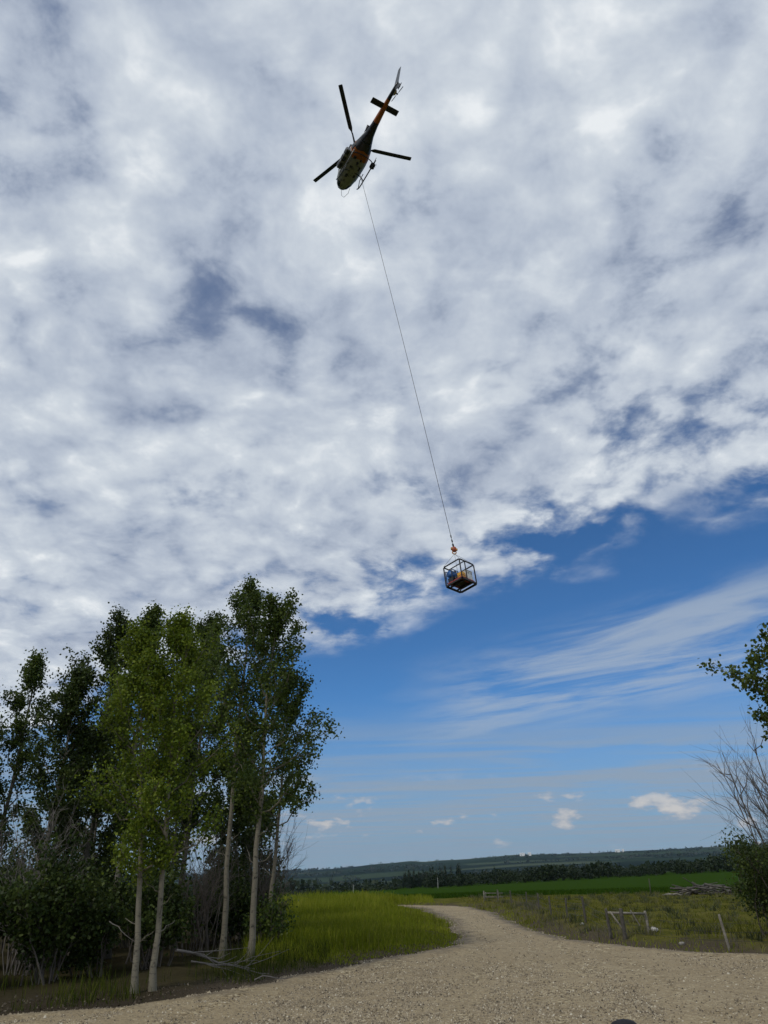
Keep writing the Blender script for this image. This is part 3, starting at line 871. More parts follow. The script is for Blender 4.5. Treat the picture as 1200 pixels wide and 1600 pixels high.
# fallen wood under the trees
for i, (a_, b_, r_, lab) in enumerate((((-5.4, 21.0, 0.75), (-3.6, 22.6, 0.18), 0.035, 'bare fallen limb slanting down right of the pale pair of trunks'),
                                       ((-5.2, 21.6, 0.5), (-3.2, 21.9, 0.12), 0.022, 'thin fallen branch lying over the verge grass'),
                                       ((-6.6, 19.3, 1.5), (-6.05, 19.6, 0.9), 0.014, 'short dead branch sticking out left of the scarred trunk'),
                                       ((-3.4, 20.9, 0.05), (-2.6, 21.6, 0.06), 0.016, 'pale stick on the dark soil along the gravel edge'))):
    g = np.random.default_rng(200 + i)
    a_, b_ = np.array(a_), np.array(b_)
    root = tag(empty('fallen_branch', tuple(a_)), lab, 'branch', 'fallen branches at the grove edge')
    s_ = np.linspace(0, 1, 7)[:, None]
    lp = (b_ - a_) * s_ + np.cumsum(g.standard_normal((7, 3)), 0) * 0.03
    parts = [tube_np(lp, np.linspace(r_, r_ * 0.35, 7), 6)]
    if i < 2:
        for q in range(9):
            p0 = lp[1 + q % 5]; dv = (b_ - a_) / 3 + g.standard_normal(3) * 0.35
            parts.append(tube_np(np.array([p0, p0 + dv * 0.5 + g.standard_normal(3) * 0.04, p0 + dv]), [r_ * 0.4, r_ * 0.28, 0.004], 4))
    V, F = join(parts)
    link('stem', fast_mesh('stem', V, F), M['twig_pale'], root)

# grass: tall meadow left of the track, verge under the trees, thin pasture on the right
def scatter(n, xlo, xhi, ylo, yhi, sel, seed):
    g = np.random.default_rng(seed)
    xx = xlo + (xhi - xlo) * g.random(n); yy = ylo + (yhi - ylo) * g.random(n)
    s = road_sd(xx, yy)
    ok = sel(xx, yy, s, g.random(n))
    xx, yy, s = xx[ok], yy[ok], s[ok]
    return xx, yy, gh(xx, yy, s), s, g
xx, yy, zz, s, g = scatter(95000, -9, 3.2, 24.5, 74, lambda x, y, s, r_: (s > 0.25) & (x > -4.6 - (y - 26) * 0.16) & (r_ < np.clip(1.25 - (y - 24) / 62, 0.25, 1)), 301)
hh = (0.24 + 0.32 * g.random(len(xx))) * (1 + 0.9 * sst(yy, 42, 52) * sst(-xx, -1.2, 1.5)) * (0.22 + 0.78 * sst(s, 0.3, 3.8)) * (1.0 + 0.5 * fbm(xx * 0.5, yy * 0.5, 55, 3))
tn = np.clip(0.45 + 0.5 * fbm(xx * 0.4, yy * 0.4, 51, 3) + 0.25 * g.standard_normal(len(xx)), 0, 1)
me = blades('meadow_grass', xx, yy, zz - 0.03, np.maximum(hh, 0.08), 0.016 + 0.012 * g.random(len(xx)) + yy * 0.0003, g, 0.5, tn)
tag(link('meadow_grass', me, M['grass']), 'tall green meadow grass between the grove and the gravel track', 'grass', kind='stuff')
xx, yy, zz, s, g = scatter(5200, -9, 3.0, 26, 70, lambda x, y, s, r_: (s > 0.5) & (x > -4.6 - (y - 26) * 0.16) & (r_ < 0.2 + sst(fbm(x * 0.5, y * 0.3, 161, 3), 0.0, 0.4)), 311)
me = blades('meadow_stems', xx, yy, zz - 0.03, 0.4 + 0.35 * g.random(len(xx)), 0.010 + 0.008 * g.random(len(xx)), g, 0.4)
tag(link('meadow_stems', me, M['grass_dry']), 'straw-coloured dead stems standing in the tall meadow grass', 'grass', kind='stuff')
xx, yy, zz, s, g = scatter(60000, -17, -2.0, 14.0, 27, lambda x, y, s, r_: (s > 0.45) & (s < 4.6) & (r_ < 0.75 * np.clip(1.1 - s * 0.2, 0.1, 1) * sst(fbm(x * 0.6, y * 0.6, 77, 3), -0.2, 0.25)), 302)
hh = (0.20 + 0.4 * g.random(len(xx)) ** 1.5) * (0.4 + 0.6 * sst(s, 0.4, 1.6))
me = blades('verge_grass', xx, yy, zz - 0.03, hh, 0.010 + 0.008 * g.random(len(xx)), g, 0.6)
M['verge'] = leaf_material('verge_blade_shaded', (0.022, 0.04, 0.004), (0.045, 0.07, 0.007), (0.12, 0.13, 0.022), 0.3, 0.03)  # darker than the other grass: tree shade put into the blade colour
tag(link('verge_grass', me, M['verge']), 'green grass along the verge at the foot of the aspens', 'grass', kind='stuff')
xx, yy, zz, s, g = scatter(150000, 5.5, 48, 23, 82, lambda x, y, s, r_: (s > 0.9 + 2.2 * vnoise(x * 0.8, y * 0.8, 66)) & (r_ < np.clip(1.2 - (y - 23) / 60, 0.25, 1) * (0.12 + 0.88 * sst(fbm(x * 0.55, y * 0.55, 88, 4), -0.2, 0.3))), 303)
hh = (0.05 + 0.17 * g.random(len(xx)) ** 2) * (0.8 + 1.2 * sst(fbm(xx * 0.3, yy * 0.3, 93, 3), 0.0, 0.5))
tn = np.clip(0.45 + 0.6 * fbm(xx * 0.25, yy * 0.25, 96, 3) + 0.25 * g.standard_normal(len(xx)), 0, 1)
me = blades('pasture_grass', xx, yy, zz - 0.02, hh, 0.016 + 0.014 * g.random(len(xx)) + yy * 0.0003, g, 0.9, tn)
half = M['grass_dry']
tag(link('pasture_grass', me, half), 'thin olive pasture grass on the right of the track', 'grass', kind='stuff')
xx, yy, zz, s, g = scatter(34000, -3, 12, 24, 66, lambda x, y, s, r_: (s > -0.45 + 0.8 * r_) & (s < 1.5) & (r_ < 0.75 * sst(fbm(x * 0.8, y * 0.5, 188, 3), -0.3, 0.25)) & ((x > 3.5) | (y > 27.5)), 304)
me = blades('roadside_grass', xx, yy, zz - 0.02, 0.06 + 0.14 * g.random(len(xx)), 0.014 + 0.012 * g.random(len(xx)), g, 0.9)
tag(link('roadside_grass', me, M['grass']), 'bright short grass fringing both sides of the gravel track', 'grass', kind='stuff')
# dead weeds on the bank along the fence
xx, yy, zz, s, g = scatter(9000, 6, 10.5, 25, 66, lambda x, y, s, r_: (s > 0.7) & (s < 3.2) & (r_ < sst(fbm(x * 0.9, y * 0.9, 177, 3), 0.0, 0.4)), 305)
me = blades('dry_weeds', xx, yy, zz - 0.02, 0.12 + 0.34 * g.random(len(xx)), 0.008 + 0.01 * g.random(len(xx)), g, 0.8)
tag(link('dry_weeds', me, M['twig']), 'grey-brown dead weeds on the bank below the wire fence', 'weeds', kind='stuff')
# darker tussocks and sagebrush-like tufts through the pasture
g = np.random.default_rng(333)
nt = 900
tx = 7 + 40 * g.random(nt); ty = 24 + 55 * g.random(nt) ** 1.2
ts = road_sd(tx, ty); ok = (ts > 1.2) & (tx < ty * 0.62 + 2); tx, ty = tx[ok], ty[ok]
rep_ = 26
bx_ = np.repeat(tx, rep_) + g.standard_normal(len(tx) * rep_) * 0.14; by_ = np.repeat(ty, rep_) + g.standard_normal(len(tx) * rep_) * 0.14
hh = np.repeat(0.12 + 0.24 * g.random(len(tx)), rep_) * (0.5 + 0.7 * g.random(len(bx_)))
me = blades('pasture_tussocks', bx_, by_, gh(bx_, by_) - 0.02, hh, 0.022 + 0.02 * g.random(len(bx_)), g, 1.1, np.clip(np.repeat(g.random(len(tx)), rep_) * 0.8 + 0.2 * g.random(len(bx_)), 0, 1))
M['tussock'] = leaf_material('tussock_blade', (0.035, 0.045, 0.016), (0.075, 0.085, 0.03), (0.14, 0.13, 0.06), 0.2)
tag(link('pasture_tussocks', me, M['tussock']), 'dark low tussocks dotted through the pasture behind the fence', 'tussocks', kind='stuff')
# crop along the near rim of the green field
xx, yy, zz, s, g = scatter(60000, -40, 62, 77, 118, lambda x, y, s, r_: (s > 0.6) & (y > 79 + 4 * fbm(x * 0.12, y * 0.12, 14, 3)) & (r_ < np.clip(1.1 - (y - 77) / 45, 0.1, 1)), 306)
me = blades('crop', xx, yy, zz - 0.02, 0.16 + 0.14 * g.random(len(xx)), 0.05 + 0.03 * g.random(len(xx)), g, 0.5)
M['crop'] = leaf_material('crop_blade', (0.02, 0.046, 0.004), (0.03, 0.064, 0.006), (0.045, 0.085, 0.010), 0.2, 0.0)
tag(link('crop', me, M['crop']), 'dark green young crop in the wide field beyond the track', 'crop', kind='stuff')
# leaf litter, clods and sticks on the dark soil strip between gravel and grove
xx, yy, zz, s, g = scatter(26000, -16, 1.5, 14, 29, lambda x, y, s, r_: (s > -0.35) & (s < 1.4) & (r_ < 0.9), 307)
V0 = g.standard_normal((len(xx), 3)) * 0.02
me = leaf_mesh('litter', np.stack([xx, yy, zz + 0.015 + 0.05 * g.random(len(xx)) ** 3], 1), 0.025 + 0.07 * g.random(len(xx)) ** 2, g, 0.0, 0.5, None, 0.6)
M['litter'] = leaf_material('dead_leaf', (0.02, 0.016, 0.011), (0.07, 0.053, 0.036), (0.20, 0.165, 0.12), 0.1)
tag(link('litter', me, M['litter']), 'brown leaf litter and chips on the soil strip below the grove', 'litter', kind='stuff')

# far woods: clumps of leafy faces, one mass each
def far_trees(P, hs, ws, per, fs, g):
    n = len(P); tot = n * per
    d = g.standard_normal((n, per, 3)); d /= np.linalg.norm(d, axis=2)[..., None]
    d *= (0.55 + 0.45 * g.random((n, per, 1)))
    Q = P[:, None] + d * np.stack([ws, ws, hs * 0.5], 1)[:, None] + np.stack([0 * hs, 0 * hs, hs * 0.52], 1)[:, None]
    tint = np.clip(0.5 + 0.22 * g.standard_normal((n, 1)) + 0.15 * g.standard_normal((n, per)), 0, 1)
    size = (fs * (hs / hs.mean()))[:, None] * (0.6 + 0.8 * g.random((n, per)))
    return leaf_mesh('far_wood', Q.reshape(-1, 3), size.ravel(), g, 0.2, 1.0, tint.ravel())
g = np.random.default_rng(400)
def on_ground(x, y): return np.stack([x, y, far_height(x, y)], 1)
# the hedge-like wood at the far side of the crop
n = 900
azs = R(2.2) + (R(33) - R(2.2)) * g.random(n); rs = 268 + 70 * g.random(n) ** 1.3
xw, yw = rs * np.sin(azs), rs * np.cos(azs)
hs = (2.3 + 2.0 * g.random(n)) * (0.8 + 0.5 * (fbm(np.degrees(azs) * 0.7, azs * 0, 61, 3) + 0.5))
me = far_trees(on_ground(xw, yw), hs, 1.1 + 0.9 * g.random(n), 60, 0.5, g)
tag(link('far_wood', me, M['far_leaf']), 'dark mixed wood along the far side of the green field', 'wood', kind='stuff')
n = 150
azs = R(-17) + R(17.5) * g.random(n); rs = 275 + 60 * g.random(n)
xw, yw = rs * np.sin(azs), rs * np.cos(azs)
me = far_trees(on_ground(xw, yw), 0.7 + 1.1 * g.random(n) ** 2, 0.9 + 1.2 * g.random(n), 40, 0.45, g)
tag(link('far_scrub', me, M['far_leaf']), 'low dark scrub at the left rim of the green field', 'scrub', kind='stuff')
# woods in the valley and on the hills
n = 5200
azs = R(-34) + R(72) * g.random(n); rs = 560 * (3100 / 560) ** g.random(n)
xw, yw = rs * np.sin(azs), rs * np.cos(azs)
ok = (fbm(xw / 700, yw / 260, 71, 4) > -0.02)
xw, yw = xw[ok], yw[ok]
hs = 7 + 4 * g.random(len(xw))
me = far_trees(on_ground(xw, yw), hs, 4.5 + 3.5 * g.random(len(xw)), 16, 3.6, g)
tag(link('valley_wood', me, M['far_leaf']), 'belts of dark trees in the valley below the field', 'wood', kind='stuff')
n = 5000
azs = R(-34) + R(72) * g.random(n); rs = 3100 + 3900 * g.random(n)
xw, yw = rs * np.sin(azs), rs * np.cos(azs)
ok = (fbm(xw / 1500, yw / 420, 72, 4) > 0.05) | ((rs > 6700) & (fbm(xw / 500, yw * 0, 73, 3) > -0.1))
xw, yw = xw[ok], yw[ok]
hs = 7 + 5 * g.random(len(xw))
me = far_trees(on_ground(xw, yw), hs, 14 + 12 * g.random(len(xw)), 12, 9.0, g)
tag(link('hill_wood', me, M['far_leaf']), 'dark tree belts across the far blue-green hills', 'wood', kind='stuff')

# spruces standing out of the far wood
def spruce_meshes(seed):
    g = np.random.default_rng(seed)
    V, F = tube_np(np.array([[0, 0, -0.3], [0, 0, 0.5], [0, 0, 1.0]]), [0.02, 0.014, 0.002], 6)
    tr_ = fast_mesh('trunk', V, F)
    n = 520
    h_ = 0.07 + 0.93 * (1 - np.sqrt(g.random(n))) ; h_ = np.clip(h_ + 0.02 * g.standard_normal(n), 0.05, 1)
    rr_ = 0.19 * (1 - h_) ** 0.9 * (0.5 + 0.6 * g.random(n)); th = g.random(n) * 6.283
    P = np.stack([np.cos(th) * rr_, np.sin(th) * rr_, h_], 1)
    cr_ = leaf_mesh('crown', P, 0.045 + 0.05 * g.random(n) * (1.1 - h_), g, 0.6, 0.8)
    tr_.materials.append(M['bark_grey']); cr_.materials.append(M['needle'])
    return tr_, cr_
SPR = [spruce_meshes(500 + i) for i in range(4)]
def spruce(i, x, y, h_, label, group=None):
    root = tag(empty('spruce_tree', (x, y, float(far_height(np.array([x]), np.array([y]))[0]))), label, 'tree', group)
    root.scale = (h_, h_, h_); root.rotation_euler = (0, 0, i * 1.7)
    for nm_, me_ in zip(('trunk', 'crown'), SPR[i % 4]): link(nm_, me_, None, root)
g = np.random.default_rng(520)
for i in range(20):
    a_ = R(0.7 + 4.0 * i / 19 + 0.1 * g.standard_normal()); r_ = 285 + 30 * g.random()
    spruce(i, r_ * math.sin(a_), r_ * math.cos(a_), 5.2 + 2.2 * g.random() + (1.0 if i > 14 else 0), 'spruce in the close dark stand on the far rim of the green field', 'spruces in the far stand')
for i, (a_, h_, lab) in enumerate(((R(24.0), 7.0, 'lone pointed spruce rising from the far wood on the right'), (R(27.4), 6.2, 'spruce topping the far wood behind the bare willow'),
                                   (R(7.0), 5.6, 'small spruce at the left end of the far mixed wood'))):
    spruce(i, 272 * math.sin(a_), 272 * math.cos(a_), h_, lab)

# ------------------------------------------------------------------ helicopter
M['black_paint'] = worn('black_paint', (0.016, 0.016, 0.018), 0.42, 0.3, 3.0)
M['blade'] = worn('blade_black', (0.018, 0.018, 0.02), 0.5, 0.3, 2.0)
M['steel_dark'] = worn('dark_steel', (0.035, 0.034, 0.034), 0.5, 0.35, 8.0, 0.6)
M['grey_metal'] = worn('grey_metal', (0.22, 0.22, 0.22), 0.45, 0.3, 5.0, 0.5)
M['cowl'] = worn('cowling_grey', (0.42, 0.42, 0.40), 0.45, 0.2, 3.0)
M['fin_grey'] = worn('fin_grey_blue', (0.11, 0.125, 0.15), 0.45, 0.2, 3.0)
M['tan'] = worn('tan_cover', (0.55, 0.42, 0.25), 0.5, 0.15, 5.0)
M['glass'] = worn('dark_glass', (0.012, 0.014, 0.016), 0.08, 0.2, 1.0)
m, k, b, o = material('hull_paint')
p = coords(k); hx, hy, hz = k.sep(p)
sl = k.m('ADD', hx, k.m('ADD', k.m('MULTIPLY', k.m('SUBTRACT', hz, 1.6), 0.45), k.m('MULTIPLY', k.m('ABSOLUTE', hy), -0.35)))
white = k.mix(k.noise(p, 1.8, 5.0, 0.6), (0.24, 0.24, 0.205), (0.36, 0.36, 0.31))
smudge = k.ss(k.noise(p, 3.2, 5.0, 0.65), 0.50, 0.64, 0.0, 0.85)
white = k.mix(k.m('MULTIPLY', smudge, k.ss(hz, 1.35, 1.0)), white, (0.05, 0.045, 0.04))
orange = k.mix(k.noise(p, 2.5, 4.0, 0.6), (0.30, 0.075, 0.008), (0.43, 0.125, 0.013))
c_ = k.mix(k.m('LESS_THAN', sl, -0.75), white, orange)
c_ = k.mix(k.m('LESS_THAN', sl, -1.45), c_, (0.014, 0.014, 0.015))
c_ = k.mix(k.m('LESS_THAN', sl, -3.55), c_, orange)
c_ = k.mix(k.m('LESS_THAN', sl, -5.55), c_, (0.02, 0.02, 0.022))
k.put(b.inputs['Base Color'], c_)
b.inputs['Roughness'].default_value = 0.35
M['hull'] = m

heli = tag(empty('helicopter'), 'white, orange and black helicopter with three dark rotor blades flying overhead', 'helicopter')
heli.matrix_world = (Matrix.Translation((-1.514, 44.739, 57.653)) @ Matrix.Rotation(2.115, 4, 'Z') @ Matrix.Rotation(0.110, 4, 'Y') @ Matrix.Rotation(0.022, 4, 'X'))
ST = np.array([  # x, centre z, half height up, half height down, half width, exponent
    (3.22, 1.18, 0.03, 0.03, 0.04, 2.0), (3.12, 1.18, 0.20, 0.17, 0.30, 2.1), (2.85, 1.22, 0.42, 0.32, 0.55, 2.2), (2.4, 1.32, 0.66, 0.50, 0.76, 2.3),
    (1.8, 1.44, 0.82, 0.66, 0.89, 2.5), (1.0, 1.5, 0.86, 0.76, 0.94, 2.7), (0.2, 1.5, 0.86, 0.78, 0.94, 2.7), (-0.5, 1.52, 0.82, 0.76, 0.90, 2.6),
    (-1.1, 1.55, 0.70, 0.66, 0.78, 2.4), (-1.7, 1.62, 0.52, 0.50, 0.58, 2.2), (-2.3, 1.70, 0.38, 0.38, 0.41, 2.0), (-3.2, 1.78, 0.29, 0.29, 0.30, 2.0),
    (-5.0, 1.90, 0.20, 0.20, 0.20, 2.0), (-6.6, 2.0, 0.14, 0.14, 0.13, 2.0), (-7.15, 2.02, 0.07, 0.07, 0.06, 2.0)])
def hull(x, th, grow=0.0):
    q = [np.interp(-x, -ST[:, 0], ST[:, i]) for i in range(1, 6)]
    cz, hu, hd, hw, e = q
    c2, s2 = math.cos(th), math.sin(th)
    yy_ = (hw + grow) * math.copysign(abs(c2) ** (2 / e), c2)
    zz_ = cz + ((hu if s2 > 0 else hd) + grow) * math.copysign(abs(s2) ** (2 / e), s2)
    return (x, yy_, zz_)
def stations(x0, x1, n):
    xs_ = list(np.linspace(x0, x1, n))
    return xs_
xs_ = sorted(set([float(v_) for v_ in ST[:, 0]] + stations(3.2, -2.3, 26)), reverse=True)
cab = [x for x in xs_ if x >= -1.7]; boom = [x for x in xs_ if x <= -1.7]
NS = 28
hull_o = MB().rings([[hull(x, 2 * math.pi * i / NS) for i in range(NS)] for x in cab]).build('fuselage', M['hull'], heli, True)
boom_o = MB().rings([[hull(x, 2 * math.pi * i / NS) for i in range(NS)] for x in boom]).build('tail_boom', M['hull'], heli, True)
def panel(name, x0, x1, t0, t1, mat, parent, grow=0.012, n=8):
    mb = MB().grid([[hull(x, R(t), grow) for t in np.linspace(t0, t1, 7)] for x in np.linspace(x0, x1, n)])
    o_ = mb.build(name, mat, parent, True)
    md = o_.modifiers.new('thickness', 'SOLIDIFY'); md.thickness = 0.014; md.offset = 0
    return o_
for s_ in (1, -1):
    f_ = (lambda t: t) if s_ == 1 else (lambda t: 180 - t)
    d1 = panel('front_door', 1.95, 0.85, f_(-28), f_(48), M['cowl'], heli)
    panel('door_window', 1.82, 0.98, f_(2), f_(44), M['glass'], d1, 0.03)
    d2 = panel('sliding_door', 0.78, -0.55, f_(-30), f_(48), M['cowl'], heli)
    panel('door_window', 0.62, -0.40, f_(0), f_(42), M['glass'], d2, 0.03)
    panel('baggage_hatch', -0.66, -1.15, f_(-20), f_(25), M['black_paint'], heli)
    panel('chin_window', 2.95, 2.35, f_(-62), f_(-30), M['glass'], heli)
panel('windscreen', 3.0, 2.0, 35, 145, M['glass'], heli, 0.012, 10)
# engine deck and cowlings
def blob_rings(sts, n=18, e=2.6):
    out_ = []
    for x, cz, hh_, hw in sts:
        out_.append([(x, hw * math.copysign(abs(math.cos(a_)) ** (2 / e), math.cos(a_)), cz + hh_ * math.copysign(abs(math.sin(a_)) ** (2 / e), math.sin(a_)))
                     for a_ in [2 * math.pi * i / n for i in range(n)]])
    return out_
MB().rings(blob_rings([(1.15, 2.3, 0.05, 0.2), (0.9, 2.4, 0.2, 0.42), (0.4, 2.48, 0.32, 0.52), (-0.3, 2.48, 0.34, 0.52), (-0.9, 2.4, 0.32, 0.46), (-1.5, 2.3, 0.28, 0.38), (-2.1, 2.22, 0.2, 0.28)])).build('engine_cowling', M['cowl'], heli, True)
MB().tube([(-1.7, 0.1, 2.4), (-2.15, 0.1, 2.52), (-2.5, 0.1, 2.66)], [0.17, 0.17, 0.19], 14).build('exhaust_pipe', M['steel_dark'], heli, True)
# left side intake ducting seen from below
MB().box((0.05, 0.62, 2.42), (0.8, 0.34, 0.3)).build('air_intake', M['black_paint'], heli, bevel=0.05)
MB().box((-0.75, -0.6, 2.36), (0.6, 0.3, 0.28)).build('air_intake', M['black_paint'], heli, bevel=0.05)
# rotor
HUBZ = 3.32; HUBX = 0.1
MB().tube([(HUBX, 0, 2.6), (HUBX, 0, HUBZ + 0.1)], [0.16, 0.11], 12).build('rotor_mast', M['steel_dark'], heli, True)
hub = MB().tube([(HUBX, 0, HUBZ - 0.09), (HUBX, 0, HUBZ + 0.09)], [0.34, 0.30], 9).build('rotor_hub', M['steel_dark'], heli)
for i in range(3):
    a_ = math.radians(138.63) - i * 2 * math.pi / 3
    def rp(r_, c2, z_):
        cone = (r_ / 5.35) ** 1.3 * 0.5
        return (HUBX + r_ * math.cos(a_) - c2 * math.sin(a_), r_ * math.sin(a_) + c2 * math.cos(a_), HUBZ + cone + z_)
    MB().tube([rp(0.2, 0, 0), rp(0.7, 0, 0), rp(1.28, 0, 0)], [0.10, 0.075, 0.06], 8).build('blade_grip', M['steel_dark'], heli, True)
    rings_ = []
    for r_, ch in ((1.2, 0.10), (1.45, 0.14), (1.75, 0.36), (2.5, 0.37), (3.5, 0.37), (4.6, 0.37), (5.28, 0.37), (5.35, 0.33)):
        rings_.append([rp(r_, ch * u_, ch * w_) for u_, w_ in ((0.32, 0.0), (0.2, 0.055), (-0.1, 0.05), (-0.66, 0.004), (-0.66, -0.004), (-0.1, -0.04), (0.2, -0.045))])
    MB().rings(rings_).build('rotor_blade', M['blade'], heli, True)
# tail
def airfoil_slab(p0, p1, c0, c1, th, axis):
    """slab from p0 to p1 (leading points), chord c0/c1 towards -x, thickness along axis"""
    r_ = []
    for p_, c2 in ((p0, c0), (p1, c1)):
        ring = []
        for u_, w_ in ((0, 0), (0.12, 0.5), (0.4, 0.5), (1, 0.06), (1, -0.06), (0.4, -0.5), (0.12, -0.5)):
            q = Vector(p_) + Vector((-c2 * u_, 0, 0)) + Vector(axis) * (w_ * th)
            ring.append(tuple(q))
        r_.append(ring)
    return MB().rings(r_)
airfoil_slab((-4.66, -1.265, 1.86), (-4.66, 1.265, 1.86), 0.52, 0.52, 0.07, (0, 0, 1)).build('tail_plane', M['blade'], heli)
airfoil_slab((-6.35, 0, 2.0), (-7.35, 0, 3.35), 0.85, 0.42, 0.10, (0, 1, 0)).build('upper_fin', M['fin_grey'], heli)
airfoil_slab((-6.4, 0, 2.0), (-7.1, 0, 1.15), 0.7, 0.38, 0.09, (0, 1, 0)).build('lower_fin', M['black_paint'], heli)
MB().tube([(-7.0, 0, 1.12), (-7.55, 0, 1.22)], 0.03, 6).build('tail_guard', M['black_paint'], heli)
tr_o = empty('tail_rotor', (-6.22, -0.42, 2.13)); tr_o.parent = heli
MB().rings(blob_rings([(-5.95, 2.13, 0.04, 0.05), (-6.1, 2.13, 0.15, 0.16), (-6.35, 2.13, 0.15, 0.16), (-6.5, 2.13, 0.04, 0.05)])).build('gearbox_cover', M['tan'], heli, True)
bpy.data.objects['gearbox_cover'].location = (0, -0.2, 0)
MB().tube([(0, 0.2, 0), (0, -0.1, 0)], [0.06, 0.07], 8).build('hub', M['steel_dark'], tr_o)
for s_ in (1, -1):
    a_ = R(20)
    d_ = Vector((math.cos(a_) * s_, 0, math.sin(a_) * s_)); n_ = Vector((-d_.z, 0, d_.x))
    rr_ = []
    for r_, ch in ((0.06, 0.06), (0.25, 0.09), (0.32, 0.16), (0.93, 0.16)):
        rr_.append([tuple(d_ * r_ + n_ * (ch * u_) + Vector((0, w_ * ch - 0.05, 0))) for u_, w_ in ((0.5, 0), (0, 0.12), (-0.5, 0), (0, -0.12))])
    MB().rings(rr_).build('blade', M['blade'], tr_o)
# landing gear
for s_ in (1, -1):
    sk = MB().tube([(2.02, s_ * 1.04, 0.34), (1.86, s_ * 1.05, 0.2), (1.62, s_ * 1.05, 0.08), (1.3, s_ * 1.05, 0.04), (0.2, s_ * 1.05, 0.04), (-1.35, s_ * 1.05, 0.04)], 0.055, 8)
    sk.build('skid', M['black_paint'] if s_ < 0 else M['grey_metal'], heli, True)
    MB().tube([(1.7, s_ * 1.0, 0.12), (1.2, s_ * 0.86, 0.36), (0.5, s_ * 0.84, 0.40)], 0.035, 6).build('step', M['black_paint'], heli, True)
for x in (0.95, -0.85):
    arc = [(x, 1.05 * math.cos(t), 0.06 + 0.74 * abs(math.sin(t)) ** 0.8) for t in np.linspace(0, math.pi, 17)]
    MB().tube(arc, 0.045, 8).build('cross_tube', M['black_paint'], heli, True)
pod = MB().rings(blob_rings([(-0.95, 0.24, 0.06, 0.07), (-0.85, 0.24, 0.17, 0.2), (-0.45, 0.24, 0.17, 0.2), (-0.35, 0.24, 0.06, 0.07)], 12, 3.5))
pod.v = [(x, y - 1.12, z) for x, y, z in pod.v]
pod.build('floodlight', M['steel_dark'], heli)
for j in range(3):
    MB().tube([(-0.9 + 0.2 * j, -1.34, 0.1), (-0.9 + 0.2 * j, -1.36, 0.38)], 0.022, 6).build('floodlight_bracket', M['grey_metal'], heli)
MB().tube([(-1.0, -1.1, 0.28), (-1.35, -1.15, 0.5)], 0.025, 6).build('whip_antenna', M['black_paint'], heli)
MB().tube([(2.95, 0.05, 0.95), (3.3, -0.15, 0.45), (3.32, -0.4, 0.4), (2.9, -0.62, 0.6), (2.55, -0.62, 0.9)], 0.018, 6).build('mirror_bracket', M['grey_metal'], heli, True)
MB().box((0.0, 0, 0.66), (0.22, 0.16, 0.16)).build('cargo_hook', M['steel_dark'], heli, bevel=0.03)
for (x, y, sx, sy) in ((1.5, 0.3, 0.34, 0.24), (1.3, -0.36, 0.3, 0.2), (0.45, -0.42, 0.4, 0.16), (-0.35, 0.4, 0.3, 0.26), (0.55, 0.3, 0.2, 0.28), (-0.3, -0.2, 0.24, 0.16)):
    zb = hull(x, R(-90))[2]
    MB().box((x, y, zb + 0.02 + 0.14 * y * y), (sx, sy, 0.1)).build('belly_fairing', M['black_paint'], heli, bevel=0.03)
MB().tube([(-0.6, 0.0, 0.8), (-0.75, 0.0, 0.45)], 0.02, 6).build('whip_antenna', M['black_paint'], heli)

# external box along the left flank
bk = MB().box((0.35, 1.16, 1.12), (2.0, 0.40, 0.40)).build('side_basket', M['grey_metal'], heli, bevel=0.06)
for x in (-0.35, 0.3, 0.95):
    MB().box((x, 1.16, 0.908), (0.42, 0.28, 0.03)).build('basket_opening', M['black_paint'], bk)
    MB().box((x, 1.372, 1.12), (0.42, 0.03, 0.24)).build('basket_opening', M['black_paint'], bk)

# long line
hook_p = Vector((4.393, 43.3, 20.695)); belly = heli.matrix_world @ Vector((0, 0, 0.6))
pts = [belly + (hook_p - belly) * t + Vector((0.25, 0.1, 0)) * math.sin(math.pi * t) * 0.4 for t in np.linspace(0, 1, 25)]
line = tag(empty('long_line', tuple(hook_p)), 'thin dark cable running from the helicopter belly down to the cage', 'cable')
MB().tube([tuple(q - hook_p) for q in pts], 0.017, 6).build('rope', M['black_paint'], line)
dl = (pts[-4] - hook_p).normalized()
for j, (a_, r_) in enumerate(((0.32, 0.06), (0.62, 0.045), (0.95, 0.04))):
    c2 = dl * a_
    MB().tube([tuple(c2 - dl * 0.08), tuple(c2 + dl * 0.08)], r_, 8).build('swivel', M['steel_dark'], line)
M['hook_red'] = worn('hook_red', (0.36, 0.075, 0.025), 0.5, 0.25, 8.0)
M['hook_yellow'] = worn('hook_yellow', (0.55, 0.24, 0.02), 0.5, 0.2, 8.0)
hk = MB().rings([[(0.15 * f_ * math.cos(a_), 0.11 * f_ * math.sin(a_), z_) for a_ in np.linspace(0, 2 * math.pi, 13)[:-1]] for z_, f_ in ((-0.16, 0.5), (-0.10, 0.95), (0.02, 1.1), (0.14, 0.9), (0.2, 0.4))])
ho = hk.build('remote_hook', M['hook_red'], line, True)
MB().tube([(0.0 + 0.12 * math.sin(t), 0, -0.22 - 0.10 * math.cos(t) + 0.02) for t in np.linspace(-2.4, 2.4, 12)], 0.035, 8).build('hook_ring', M['hook_yellow'], line, True)
MB().box((-0.16, -0.02, 0.06), (0.10, 0.16, 0.16)).build('hook_guard', M['hook_yellow'], line, bevel=0.02)
MB().box((0.16, -0.02, -0.02), (0.10, 0.14, 0.14)).build('hook_guard', M['hook_yellow'], line, bevel=0.02)

